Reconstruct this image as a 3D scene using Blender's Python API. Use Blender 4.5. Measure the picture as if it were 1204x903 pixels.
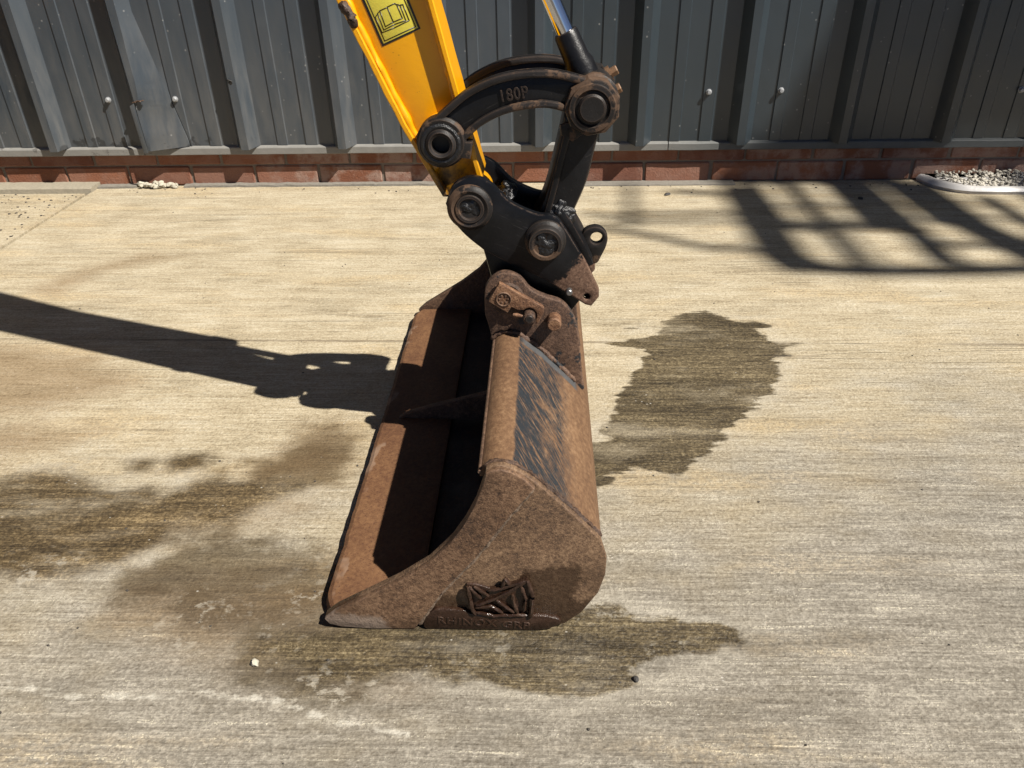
import bpy, bmesh, math, random
import numpy as np
from mathutils import Vector, Matrix, noise as mnoise

# ------------------------------------------------------------------ scene, camera, light
for o in list(bpy.data.objects):
    bpy.data.objects.remove(o)
sc = bpy.context.scene
COL = sc.collection
RAD = math.radians
cam_d = bpy.data.cameras.new('camera')
cam_d.sensor_width = 36.0
cam_d.lens = 36.0 * 904.0 / 1204.0
cam_d.clip_start = 0.02
cam_d.clip_end = 900
cam = bpy.data.objects.new('camera', cam_d)
COL.objects.link(cam)
YAW, PITCH, ROLL = RAD(2.60), RAD(31.94), RAD(1.27)
cam.matrix_world = (Matrix.Translation((0, 0, 0.8216)) @ Matrix.Rotation(YAW, 4, 'Z')
                    @ Matrix.Rotation(math.pi / 2 - PITCH, 4, 'X') @ Matrix.Rotation(-ROLL, 4, 'Z').inverted().inverted())
sc.camera = cam

SUNV = Vector((-0.73, 0.41, -1.0)).normalized()        # direction the light travels
sun_d = bpy.data.lights.new('sun', 'SUN')
sun_d.energy = 5.0
sun_d.angle = RAD(0.53)
sun_d.color = (1.0, 0.945, 0.86)
sun = bpy.data.objects.new('sun', sun_d)
COL.objects.link(sun)
sun.rotation_euler = SUNV.to_track_quat('-Z', 'Y').to_euler()
sun.location = (1.2, -1.0, 4)
world = bpy.data.worlds.new('World')
sc.world = world
world.use_nodes = True
wn = world.node_tree.nodes
sky = wn.new('ShaderNodeTexSky')
sky.sky_type = 'NISHITA'
sky.sun_disc = False
sky.air_density = 0.32
sky.dust_density = 0.2
sky.ozone_density = 1.5
sky.sun_elevation = math.asin(-SUNV.z)
sky.sun_rotation = math.atan2(-SUNV.x, -SUNV.y)
bg = wn['Background']
bg.inputs['Strength'].default_value = 0.05
world.node_tree.links.new(sky.outputs[0], bg.inputs[0])
sc.render.engine = 'CYCLES'
sc.view_settings.view_transform = 'Standard'
sc.view_settings.look = 'None'
sc.view_settings.exposure = 0.95
sc.view_settings.gamma = 1.0
sc.view_settings.use_curve_mapping = False

# ------------------------------------------------------------------ node helper
ALB = 0.65
class NT:
    def __init__(self, name):
        self.m = bpy.data.materials.new(name)
        self.m.use_nodes = True
        self.t = self.m.node_tree
        self.b = self.t.nodes['Principled BSDF']
        self.pos = self.t.nodes.new('ShaderNodeNewGeometry').outputs['Position']
    def node(self, kind, **kw):
        n = self.t.nodes.new(kind)
        for k, v in kw.items():
            setattr(n, k, v)
        return n
    def put(self, sock, v):
        if isinstance(v, bpy.types.NodeSocket):
            self.t.links.new(v, sock)
        elif v is not None:
            if isinstance(v, (tuple, list)) and len(v) == 3 and sock.type == 'RGBA':
                v = (*v, 1)
            sock.default_value = v
    def math(self, op, a, b=None, c=None, clamp=False):
        n = self.node('ShaderNodeMath', operation=op, use_clamp=clamp)
        for i, v in enumerate((a, b, c)):
            self.put(n.inputs[i], v)
        return n.outputs[0]
    def scale(self, s, src=None, off=(0, 0, 0)):
        n = self.node('ShaderNodeMapping')
        self.put(n.inputs['Vector'], src or self.pos)
        n.inputs['Scale'].default_value = s if isinstance(s, tuple) else (s, s, s)
        n.inputs['Location'].default_value = off
        return n.outputs[0]
    def noise(self, s, detail=4, rough=0.6, dist=0.0, src=None, off=(0, 0, 0)):
        n = self.node('ShaderNodeTexNoise')
        self.put(n.inputs['Vector'], self.scale(s, src, off))
        n.inputs['Scale'].default_value = 1
        n.inputs['Detail'].default_value = detail
        n.inputs['Roughness'].default_value = rough
        n.inputs['Distortion'].default_value = dist
        return n.outputs['Fac']
    def voro(self, s, src=None, feature='F1', rnd=1.0):
        n = self.node('ShaderNodeTexVoronoi', feature=feature)
        self.put(n.inputs['Vector'], self.scale(s, src))
        n.inputs['Scale'].default_value = 1
        n.inputs['Randomness'].default_value = rnd
        return n.outputs['Distance']
    def step(self, x, lo, hi, a=0.0, b=1.0):
        n = self.node('ShaderNodeMapRange', interpolation_type='SMOOTHSTEP')
        self.put(n.inputs['Value'], x)
        self.put(n.inputs['From Min'], lo)
        self.put(n.inputs['From Max'], hi)
        n.inputs['To Min'].default_value = a
        n.inputs['To Max'].default_value = b
        return n.outputs['Result']
    def mix(self, f, a, b, mode='MIX'):
        n = self.node('ShaderNodeMix', data_type='RGBA', blend_type=mode)
        self.put(n.inputs['Factor'], f)
        self.put(n.inputs['A'] if False else n.inputs[6], a)
        self.put(n.inputs[7], b)
        return n.outputs[2]
    def ramp(self, f, stops):
        n = self.node('ShaderNodeValToRGB')
        self.put(n.inputs[0], f)
        r = n.color_ramp
        while len(r.elements) < len(stops):
            r.elements.new(0.5)
        for e, (p, c) in zip(r.elements, stops):
            e.position = p
            e.color = (*c, 1)
        return n.outputs[0]
    def attr(self, name):
        return self.node('ShaderNodeAttribute', attribute_name=name).outputs['Fac']
    def xyz(self, src=None):
        n = self.node('ShaderNodeSeparateXYZ')
        self.put(n.inputs[0], src or self.pos)
        return n.outputs
    def rnd(self):
        return self.node('ShaderNodeObjectInfo').outputs['Random']
    def edge(self, r=0.004):
        bv = self.node('ShaderNodeBevel', samples=4)
        bv.inputs['Radius'].default_value = r
        d = self.node('ShaderNodeVectorMath', operation='DOT_PRODUCT')
        self.put(d.inputs[0], bv.outputs[0])
        g = self.t.nodes.new('ShaderNodeNewGeometry')
        self.put(d.inputs[1], g.outputs['Normal'])
        return self.math('SUBTRACT', 1.0, d.outputs['Value'])
    def bump(self, h, dist, strength=1.0, prev=None):
        n = self.node('ShaderNodeBump')
        self.put(n.inputs['Height'], h)
        n.inputs['Distance'].default_value = dist
        n.inputs['Strength'].default_value = strength
        if prev:
            self.put(n.inputs['Normal'], prev)
        return n.outputs[0]
    def out(self, col=None, rough=None, metal=None, normal=None, spec=None):
        if col is not None and metal != 1.0:
            col = self.mix(1.0, col, (ALB, ALB, ALB), 'MULTIPLY')     # one common reflectance level for the whole place
        for k, v in (('Base Color', col), ('Roughness', rough), ('Metallic', metal), ('Normal', normal), ('Specular IOR Level', spec)):
            if v is not None:
                self.put(self.b.inputs[k], v)
        return self.m

M = {}
def mat_rust(name, dark=(0.045, 0.021, 0.012), mid=(0.135, 0.066, 0.034), light=(0.27, 0.145, 0.075), shift=0.0, paint=0.0, wetz=None, bare=False):
    n = NT(name)
    big = n.noise(9, 5, 0.65)
    fine = n.noise(210, 3, 0.75)
    grain = n.noise(480, 2, 0.6)
    mid_n = n.noise(95, 4, 0.72, off=(3, 5, 2))
    f = n.math('ADD', n.math('ADD', n.math('MULTIPLY', big, 0.5), n.math('MULTIPLY', mid_n, 0.5)), n.math('MULTIPLY', fine, 0.85))
    sr = n.node('ShaderNodeVectorRotate', rotation_type='Y_AXIS')
    n.put(sr.inputs['Vector'], n.pos)
    sr.inputs['Angle'].default_value = RAD(38)
    strk = n.noise((16, 16, 210), 4, 0.7, src=sr.outputs[0], off=(2, 2, 9))
    f = n.math('ADD', f, n.math('MULTIPLY', n.math('SUBTRACT', strk, 0.5), 0.35))
    f = n.math('ADD', n.math('MULTIPLY', n.math('SUBTRACT', f, 0.925), 1.15), 0.5 + shift)
    c = n.ramp(f, [(0.25, dark), (0.5, mid), (0.7, light), (0.95, tuple(min(1, x * 1.4) for x in light))])
    pit = n.step(n.noise(260, 2, 0.6), 0.62, 0.7)
    c = n.mix(n.math('MULTIPLY', pit, 0.65), c, tuple(x * 0.55 for x in dark))
    c = n.mix(n.step(grain, 0.5, 0.72, 0.0, 0.55), c, tuple(x * 1.25 for x in light))
    wp = n.step(n.noise((11, 11, 16), 5, 0.62, off=(17, 3, 6)), 0.5, 0.66)
    c = n.mix(n.math('MULTIPLY', wp, 0.62), c, n.mix(0.35, tuple(0.62 * mid[i] + 0.012 for i in range(3)), c))
    e = n.edge(0.004)
    em = n.math('MULTIPLY', n.step(e, 0.02, 0.16), n.step(n.noise(70, 4), 0.38, 0.6))
    c = n.mix(n.math('MULTIPLY', em, 0.55), c, (0.33, 0.21, 0.145))
    if paint:
        pm = n.step(n.noise(34, 5, 0.7, off=(3, 1, 7)), 0.64 - paint, 0.68 - paint)
        c = n.mix(pm, c, (0.018, 0.019, 0.021))
    if bare:     # metal ground bright where the tip scrapes
        q = n.xyz()
        wb = n.math('MULTIPLY', n.math('SUBTRACT', n.noise(40, 5, 0.7), 0.5), 0.05)
        bmk = n.math('MULTIPLY', n.step(n.math('ADD', q[2], n.math('ADD', wb, n.math('MULTIPLY', q[0], 0.12))), 0.006, -0.010), n.step(n.math('ADD', q[0], wb), -0.195, -0.215))
        c = n.mix(n.math('MULTIPLY', bmk, 0.75), c, (0.36, 0.28, 0.22))
    rough = n.math('SUBTRACT', n.math('ADD', 0.62, n.math('MULTIPLY', fine, 0.25)), n.math('MULTIPLY', wp, 0.22))
    if wetz:
        w = n.math('MULTIPLY', wetz(n), 1.0)
        c = n.mix(w, c, n.mix(0.72, c, (0.024, 0.011, 0.006)))
        rough = n.math('SUBTRACT', rough, n.math('MULTIPLY', w, 0.38))
    nm = n.bump(n.math('ADD', n.math('ADD', n.math('MULTIPLY', fine, 0.8), n.math('MULTIPLY', mid_n, 1.5)), n.math('MULTIPLY', grain, 0.5)), 0.0011, 0.8)
    return n.out(c, rough, 0.0, nm, 0.4)

M['rust'] = mat_rust('rusty_steel', (0.035, 0.018, 0.011), (0.095, 0.05, 0.028), (0.2, 0.115, 0.066))
M['rust_bright'] = mat_rust('orange_rusty_steel', (0.06, 0.026, 0.013), (0.15, 0.068, 0.032), (0.27, 0.145, 0.075), 0.02)
M['rust_dark'] = mat_rust('dark_rusty_steel', (0.022, 0.012, 0.008), (0.065, 0.034, 0.02), (0.15, 0.085, 0.05), -0.04)
M['rust_painted'] = mat_rust('rusty_steel_with_paint', (0.03, 0.015, 0.010), (0.085, 0.045, 0.027), (0.175, 0.1, 0.062), paint=0.07)
def wetmask(n):
    s = n.xyz()
    wob = n.math('MULTIPLY', n.math('SUBTRACT', n.noise(26, 5, 0.65), 0.5), 0.09)
    x = n.math('ADD', s[0], wob)
    z = n.math('ADD', s[2], wob)
    a = n.step(z, 0.062, 0.05)
    b = n.math('MULTIPLY', n.step(z, 0.118, 0.104), n.step(x, -0.03, -0.018))
    return n.math('MAXIMUM', a, n.math('MULTIPLY', b, n.step(x, 0.052, 0.04)))
M['rust_side'] = mat_rust('rusty_side_steel', (0.045, 0.025, 0.014), (0.145, 0.083, 0.044), (0.26, 0.163, 0.092), wetz=wetmask)
M['rust_cutter'] = mat_rust('rusty_cutter_steel', (0.045, 0.024, 0.014), (0.135, 0.072, 0.037), (0.24, 0.142, 0.08), bare=True)
M['rust_highlight'] = mat_rust('rusty_steel_with_painted_highlight', (0.07, 0.044, 0.028), (0.17, 0.118, 0.08), (0.3, 0.225, 0.16))  # light caught by the cutter crease, put into the bead colour
M['rust_inside_shade'] = mat_rust('rusty_steel_with_painted_shade', (0.010, 0.007, 0.006), (0.026, 0.015, 0.011), (0.06, 0.034, 0.023))  # shade inside the bucket is put into this colour
M['rust_wet'] = mat_rust('wet_rusty_steel', (0.02, 0.010, 0.007), (0.055, 0.027, 0.017), (0.11, 0.06, 0.038), wetz=lambda n: n.step(n.noise(20, 3), 0.2, 0.5))

def mat_shell():
    n = NT('rusty_shell_with_worn_black_paint')
    s = n.xyz()
    big = n.noise((10, 5, 10), 5, 0.65)
    fine = n.noise((150, 110, 150), 5, 0.75)
    grain = n.noise(900, 2, 0.6)
    f = n.math('ADD', n.math('MULTIPLY', big, 0.6), n.math('MULTIPLY', fine, 1.0))
    f = n.math('ADD', n.math('MULTIPLY', n.math('SUBTRACT', f, 0.8), 1.2), 0.5)
    c = n.ramp(f, [(0.25, (0.075, 0.034, 0.015)), (0.5, (0.15, 0.078, 0.036)), (0.7, (0.245, 0.14, 0.07)), (0.9, (0.36, 0.23, 0.13))])
    c = n.mix(n.math('MULTIPLY', grain, 0.3), c, (0.3, 0.16, 0.075))
    pit = n.step(n.noise(380, 3, 0.7), 0.62, 0.7)
    c = n.mix(n.math('MULTIPLY', pit, 0.6), c, (0.05, 0.024, 0.014))
    # worn black paint strip along the sloping top facet
    wearn0 = n.math('SUBTRACT', n.noise((30, 12, 30), 4, 0.7, off=(1, 9, 4)), 0.5)
    wob = n.math('MULTIPLY', n.math('SUBTRACT', n.noise((60, 30, 60), 4, 0.7), 0.5), 0.022)
    x = n.math('ADD', s[0], wob)
    strip = n.math('MULTIPLY', n.step(n.math('ADD', s[0], n.math('MULTIPLY', wob, 0.35)), -0.035, -0.031), n.step(n.math('ADD', x, n.math('MULTIPLY', wearn0, 0.05)), 0.044, 0.018))
    rot = n.node('ShaderNodeVectorRotate', rotation_type='Z_AXIS')
    n.put(rot.inputs['Vector'], n.pos)
    rot.inputs['Angle'].default_value = RAD(-27)
    sc1 = n.noise((520, 11, 40), 3, 0.62, dist=0.35, src=rot.outputs[0])
    rot2 = n.node('ShaderNodeVectorRotate', rotation_type='Z_AXIS')
    n.put(rot2.inputs['Vector'], n.pos)
    rot2.inputs['Angle'].default_value = RAD(-42)
    sc2 = n.noise((400, 9, 40), 3, 0.62, dist=0.5, src=rot2.outputs[0], off=(5, 3, 1))
    wearn = n.math('MULTIPLY', n.math('SUBTRACT', n.noise((14, 7, 14), 4, 0.65, off=(6, 6, 2)), 0.5), 0.5)
    scm = n.math('MAXIMUM', n.step(n.math('ADD', sc1, n.math('MULTIPLY', wearn, 0.6)), 0.55, 0.585), n.step(n.math('ADD', sc2, n.math('MULTIPLY', wearn, 0.6)), 0.57, 0.605))
    crumbs = n.step(n.math('ADD', n.noise(170, 4, 0.75), n.math('MULTIPLY', wearn, 0.6)), 0.60, 0.66)
    scm = n.math('MAXIMUM', scm, n.math('MULTIPLY', crumbs, 0.7))
    patch = n.step(n.noise(24, 4, 0.6, off=(9, 2, 4)), 0.6, 0.7)
    scm = n.math('MAXIMUM', n.math('MULTIPLY', scm, 0.85), n.math('MULTIPLY', patch, 0.7))
    paint = n.mix(n.math('MULTIPLY', fine, 0.8), (0.008, 0.010, 0.013), (0.05, 0.06, 0.07))
    band = n.math('MULTIPLY', n.step(n.math('ADD', s[1], n.math('MULTIPLY', wob, 0.25)), 1.013, 1.017), n.step(s[0], -0.032, -0.024))
    band = n.math('MULTIPLY', n.math('MULTIPLY', band, n.step(s[1], 1.06, 1.05)), n.step(s[2], 0.17, 0.18))
    paint = n.mix(band, paint, n.mix(fine, (0.03, 0.036, 0.042), (0.13, 0.145, 0.155)))
    pm = n.math('MULTIPLY', strip, n.math('SUBTRACT', 1.0, scm))
    pm = n.math('MAXIMUM', pm, n.math('MULTIPLY', band, 0.9))
    c = n.mix(pm, c, paint)
    inside = n.step(n.noise(14, 4), 0.35, 0.6)
    rough = n.math('SUBTRACT', 0.78, n.math('MULTIPLY', pm, 0.3))
    nm = n.bump(n.math('ADD', fine, n.math('MULTIPLY', grain, 0.5)), 0.0011, 0.7)
    return n.out(c, rough, 0.0, nm, 0.4)
M['shell'] = mat_shell()

def mat_blade():
    n = NT('rusty_cutting_edge')
    s = n.xyz()
    big = n.noise((12, 8, 10), 5, 0.65)
    fine = n.noise(140, 5, 0.75)
    f = n.math('ADD', n.math('MULTIPLY', big, 0.5), n.math('MULTIPLY', fine, 0.52))
    c = n.ramp(f, [(0.3, (0.06, 0.023, 0.010)), (0.46, (0.125, 0.054, 0.022)), (0.62, (0.21, 0.104, 0.044)), (0.85, (0.32, 0.18, 0.085))])
    pit = n.step(n.noise(330, 2, 0.6), 0.6, 0.68)
    c = n.mix(n.math('MULTIPLY', pit, 0.7), c, (0.06, 0.02, 0.012))
    wob = n.math('MULTIPLY', n.math('SUBTRACT', n.noise((30, 16, 30), 4, 0.65, off=(2, 5, 1)), 0.5), 0.085)
    bare = n.math('MULTIPLY', n.step(n.math('ADD', s[0], wob), -0.281, -0.286), n.step(n.noise(11, 3, off=(1, 8, 2)), 0.5, 0.6))
    c = n.mix(n.math('MULTIPLY', bare, 0.5), c, (0.34, 0.235, 0.165))
    nm = n.bump(fine, 0.0012, 0.8)
    return n.out(c, 0.72, 0.0, nm, 0.4)
M['blade'] = mat_blade()

def mat_black(name, col=(0.0075, 0.0075, 0.0085), worn=0.6, rusty=0.0, rough=0.2):
    n = NT(name)
    fine = n.noise(70, 6, 0.7)
    dirt = n.noise(16, 5, 0.6)
    c = n.mix(n.step(dirt, 0.42, 0.7), col, tuple(x * 1.6 + 0.003 for x in col))
    # scratches
    rt = n.node('ShaderNodeVectorRotate', rotation_type='Y_AXIS')
    n.put(rt.inputs['Vector'], n.pos)
    rt.inputs['Angle'].default_value = RAD(28)
    scr = n.step(n.noise((28, 28, 700), 3, 0.7, src=rt.outputs[0]), 0.66, 0.72)
    c = n.mix(n.math('MULTIPLY', scr, 0.25), c, (0.14, 0.13, 0.12))
    sp = n.step(n.noise(300, 3, 0.6), 0.68, 0.74)
    c = n.mix(n.math('MULTIPLY', sp, 0.3), c, (0.16, 0.13, 0.1))
    rustc = n.mix(fine, (0.04, 0.025, 0.019), (0.15, 0.1, 0.072))
    e = n.edge(0.0035)
    em = n.math('MULTIPLY', n.step(e, 0.015, 0.14), n.step(n.noise(38, 5, 0.7, off=(4, 4, 1)), 0.62 - worn * 0.35, 0.72 - worn * 0.3))
    c = n.mix(n.math('MULTIPLY', em, 0.85), c, rustc)
    rg = n.math('ADD', rough, n.math('MULTIPLY', fine, 0.3))
    if rusty:
        rm = n.step(n.noise(13, 6, 0.68, off=(7.3, 1, 2.2)), 0.66 - rusty * 0.25, 0.7 - rusty * 0.25)
        c = n.mix(rm, c, n.mix(n.noise(220, 4), (0.035, 0.022, 0.015), (0.18, 0.108, 0.066)))
        rg = n.math('ADD', rg, n.math('MULTIPLY', rm, 0.2))
    nm = n.bump(fine, 0.0012, 0.5)
    nm = n.bump(n.noise(420, 3), 0.0004, 0.5, nm)
    return n.out(c, rg, 0.0, nm, 0.24)
M['black'] = mat_black('worn_black_paint')
M['black_boss'] = mat_black('brown_worn_black_steel', (0.013, 0.011, 0.010), 1.0, 0.54, 0.36)
M['black_rim'] = mat_black('worn_black_rim', (0.017, 0.0145, 0.0135), 1.0, 0.42, 0.36)
M['black_pin'] = mat_black('dark_pin_steel', (0.016, 0.014, 0.013), 0.9, 0.3, 0.36)
def mat_hitch():
    n = NT('black_hitch_paint_with_rusty_corner')
    s = n.xyz()
    fine = n.noise(70, 6, 0.7)
    dirt = n.noise(16, 5, 0.6)
    c = n.mix(n.step(dirt, 0.42, 0.7), (0.006, 0.0065, 0.008), (0.014, 0.014, 0.016))
    rt = n.node('ShaderNodeVectorRotate', rotation_type='Y_AXIS')
    n.put(rt.inputs['Vector'], n.pos)
    rt.inputs['Angle'].default_value = RAD(-24)
    scr = n.step(n.noise((24, 24, 620), 3, 0.7, src=rt.outputs[0]), 0.64, 0.72)
    c = n.mix(n.math('MULTIPLY', scr, 0.3), c, (0.15, 0.145, 0.14))
    wob = n.math('MULTIPLY', n.math('SUBTRACT', n.noise(38, 5, 0.7), 0.5), 0.075)
    # bare rusty lower right corner: behind the line x - 0.9 z
    d = n.math('ADD', n.math('SUBTRACT', s[0], n.math('MULTIPLY', s[2], 1.05)), wob)
    rm = n.step(d, -0.343, -0.335)
    pk = n.step(n.noise(60, 4, 0.6, off=(2, 9, 3)), 0.56, 0.6)
    rm = n.math('MULTIPLY', rm, n.math('SUBTRACT', 1.0, n.math('MULTIPLY', pk, n.step(d, -0.28, -0.31))))
    rustc = n.ramp(n.noise(260, 4, 0.75), [(0.3, (0.06, 0.032, 0.022)), (0.5, (0.15, 0.085, 0.055)), (0.7, (0.27, 0.17, 0.115))])
    c = n.mix(rm, c, rustc)
    e = n.edge(0.0035)
    em = n.math('MULTIPLY', n.step(e, 0.015, 0.14), n.step(n.noise(38, 5, 0.7, off=(4, 4, 1)), 0.44, 0.56))
    c = n.mix(n.math('MULTIPLY', em, 0.85), c, (0.17, 0.12, 0.09))
    rg = n.math('ADD', 0.3, n.math('MULTIPLY', rm, 0.4))
    nm = n.bump(fine, 0.001, 0.4)
    return n.out(c, rg, 0.0, nm, 0.26)
M['hitch'] = mat_hitch()

def mat_grease():
    n = NT('black_grease')
    f = n.noise(240, 4, 0.7)
    nm = n.bump(f, 0.002, 0.8)
    return n.out((0.008, 0.008, 0.009), n.math('ADD', 0.22, n.math('MULTIPLY', f, 0.3)), 0, nm, 0.6)
M['grease'] = mat_grease()

def mat_yellow():
    n = NT('yellow_paint')
    s = n.xyz()
    f = n.noise(30, 5, 0.6)
    c = n.mix(f, (0.9, 0.40, 0.002), (1.0, 0.46, 0.003))
    sp = n.step(n.noise(210, 3, 0.6), 0.70, 0.74)
    c = n.mix(n.math('MULTIPLY', sp, 0.5), c, (0.2, 0.09, 0.01))
    # grease and dirt smeared near the lower pins
    wob = n.math('MULTIPLY', n.math('SUBTRACT', n.noise(55, 6, 0.72), 0.5), 0.16)
    z = n.math('ADD', s[2], wob)
    dm = n.step(z, 0.525, 0.46)
    film = n.step(z, 0.60, 0.5)
    inn = n.step(n.math('ADD', s[0], n.math('MULTIPLY', n.math('SUBTRACT', s[2], 0.486), 0.235)), -0.088, -0.096)
    dm = n.math('MULTIPLY', dm, inn)
    c = n.mix(n.math('MULTIPLY', film, 0.35), c, (0.32, 0.14, 0.008))
    c = n.mix(n.math('MULTIPLY', dm, 0.93), c, (0.02, 0.014, 0.01))
    e = n.edge(0.004)
    em = n.math('MULTIPLY', n.step(e, 0.03, 0.16), n.step(n.noise(60, 5, 0.7, off=(1, 2, 8)), 0.5, 0.58))
    em = n.math('MULTIPLY', em, n.step(s[0], n.math('ADD', -0.11, n.math('MULTIPLY', n.math('SUBTRACT', s[2], 0.5), -0.42)), n.math('ADD', -0.125, n.math('MULTIPLY', n.math('SUBTRACT', s[2], 0.5), -0.42))))
    c = n.mix(n.math('MULTIPLY', em, 0.9), c, (0.035, 0.02, 0.012))
    nm = n.bump(n.noise(38, 3), 0.002, 0.25)
    nm = n.bump(n.noise(500, 2), 0.0003, 0.3, nm)
    return n.out(c, n.math('ADD', 0.3, n.math('MULTIPLY', dm, 0.2)), 0, nm, 0.5)
M['yellow'] = mat_yellow()

def simple(name, col, rough=0.6, metal=0.0, var=0.15, s=60, bump=0.0005):
    n = NT(name)
    f = n.noise(s, 4, 0.6)
    c = n.mix(f, tuple(x * (1 - var) for x in col), tuple(x * (1 + var) for x in col))
    return n.out(c, rough, metal, n.bump(n.noise(s * 3, 3), bump, 0.6))
M['chrome'] = simple('chromed_rod', (0.62, 0.62, 0.63), 0.12, 1.0, 0.05, 40, 0.00005)
M['decal_black'] = simple('decal_black_print', (0.012, 0.012, 0.012), 0.4)
M['decal_yellow'] = simple('decal_lime_film', (0.86, 0.74, 0.09), 0.32, 0, 0.06, 90, 0.0003)
M['bolt'] = simple('rusty_bolt_steel', (0.22, 0.12, 0.06), 0.6, 0.2, 0.5, 200)
M['steel'] = simple('bare_steel', (0.3, 0.3, 0.3), 0.35, 0.8, 0.3, 300)
M['hole'] = simple('dark_bore', (0.01, 0.009, 0.008), 0.6)
M['screw'] = simple('galvanised_screw', (0.42, 0.43, 0.44), 0.45, 0.2, 0.25, 300)
M['rubber'] = simple('black_rubber', (0.02, 0.02, 0.02), 0.8)
M['weld'] = mat_black('grey_weld_bead', (0.036, 0.041, 0.046), 0.8, 0.35, 0.5)
M['shade_frame_steel'] = simple('added_shade_frame_grey', (0.1, 0.11, 0.11), 0.5)
M['white_plastic'] = simple('white_plastic', (0.66, 0.64, 0.62), 0.45, 0, 0.12, 40, 0.001)
M['rubble'] = simple('pale_rubble', (0.56, 0.52, 0.44), 0.9, 0, 0.3, 120, 0.002)
M['foam'] = simple('pale_mortar_lump', (0.58, 0.54, 0.43), 0.95, 0, 0.2, 160, 0.003)
M['stone_dark'] = simple('dark_stone', (0.06, 0.055, 0.05), 0.7, 0, 0.5, 200, 0.002)
M['crumb'] = simple('dark_crumbs', (0.07, 0.06, 0.05), 0.9, 0, 0.6, 200, 0.002)
M['edging'] = simple('old_concrete_edging', (0.36, 0.32, 0.24), 0.95, 0, 0.35, 110, 0.003)
M['mortar_strip'] = simple('grey_mortar', (0.24, 0.22, 0.185), 0.95, 0, 0.35, 90, 0.003)

def mat_clad():
    n = NT('grey_coated_steel_sheet')
    s = n.xyz()
    f = n.noise(7, 5, 0.6)
    c = n.mix(f, (0.049, 0.063, 0.078), (0.072, 0.087, 0.103))
    # greener newer sheet past the joint near the hitch
    c = n.mix(n.step(s[0], 0.0, 0.01), c, n.mix(f, (0.030, 0.042, 0.051), (0.044, 0.057, 0.067)))
    dust = n.math('MULTIPLY', n.step(s[2], 0.75, 0.14), n.step(n.noise((26, 26, 5), 5, 0.65), 0.3, 0.75))
    dust = n.math('MULTIPLY', dust, n.step(s[0], 0.6, -0.9))
    c = n.mix(n.math('MULTIPLY', dust, 0.5), c, (0.165, 0.155, 0.138))
    sp = n.step(n.voro(36), 0.13, 0.07)
    sp = n.math('MULTIPLY', sp, n.step(n.noise(9, 3, off=(3, 3, 3)), 0.5, 0.6))
    c = n.mix(n.math('MULTIPLY', sp, 0.45), c, (0.42, 0.42, 0.4))
    wet = n.math('MULTIPLY', n.step(n.math('ADD', s[2], n.math('MULTIPLY', n.noise(40, 5), 0.16)), 0.245, 0.238), n.step(n.noise(9, 2, off=(0.3, 0, 0)), 0.56, 0.6))
    wet = n.math('MULTIPLY', wet, n.step(s[0], -0.8, -1.2))
    c = n.mix(n.math('MULTIPLY', wet, 0.75), c, (0.022, 0.025, 0.028))
    nm = n.bump(n.noise((5, 5, 3), 3), 0.012, 0.35)
    nm = n.bump(n.noise(600, 2), 0.0002, 0.4, nm)
    return n.out(c, n.math('ADD', 0.3, n.math('MULTIPLY', dust, 0.4)), 0.0, nm, 0.6)
M['clad'] = mat_clad()
def mat_drip():
    n = NT('dusty_grey_flashing')
    s = n.xyz()
    f = n.noise(30, 5, 0.65)
    c = n.mix(f, (0.2, 0.195, 0.18), (0.32, 0.31, 0.285))
    c = n.mix(n.step(s[0], 0.2, 0.75), c, n.mix(f, (0.075, 0.085, 0.085), (0.12, 0.13, 0.13)))
    st = n.step(n.noise(22, 5, 0.7, off=(1, 1, 1)), 0.55, 0.62)
    c = n.mix(n.math('MULTIPLY', n.math('MULTIPLY', st, n.step(s[0], -1.1, -1.4)), 0.6), c, (0.06, 0.055, 0.05))
    return n.out(c, 0.65, 0, n.bump(n.noise(120, 3), 0.001, 0.5))
M['drip'] = mat_drip()

def mat_brick():
    n = NT('red_brick')
    r = n.rnd()
    s = n.xyz()
    f = n.noise(45, 5, 0.7)
    base = n.ramp(r, [(0.0, (0.3, 0.12, 0.065)), (0.3, (0.4, 0.17, 0.095)), (0.6, (0.24, 0.1, 0.066)), (1.0, (0.44, 0.215, 0.14))])
    c = n.mix(f, n.mix(0.4, base, (0.12, 0.04, 0.025)), base)
    smear = n.step(n.noise(11, 5, 0.65, off=(4, 0, 2)), 0.42, 0.58)
    right = n.math('MAXIMUM', n.step(s[0], 0.55, 0.75, 0.25, 0.9), n.math('MULTIPLY', n.step(s[0], -1.05, -0.9), n.step(s[0], -0.25, -0.45)))
    c = n.mix(n.math('MULTIPLY', n.math('MULTIPLY', smear, right), 0.75), c, (0.44, 0.31, 0.25))
    sp = n.step(n.noise(300, 3), 0.62, 0.68)
    c = n.mix(n.math('MULTIPLY', sp, 0.5), c, (0.1, 0.04, 0.03))
    nm = n.bump(n.noise(160, 5, 0.7), 0.003, 0.8)
    return n.out(c, 0.9, 0, nm, 0.3)
M['brick'] = mat_brick()
M['mortar'] = simple('brick_mortar', (0.25, 0.205, 0.165), 0.95, 0, 0.3, 120, 0.003)

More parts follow.
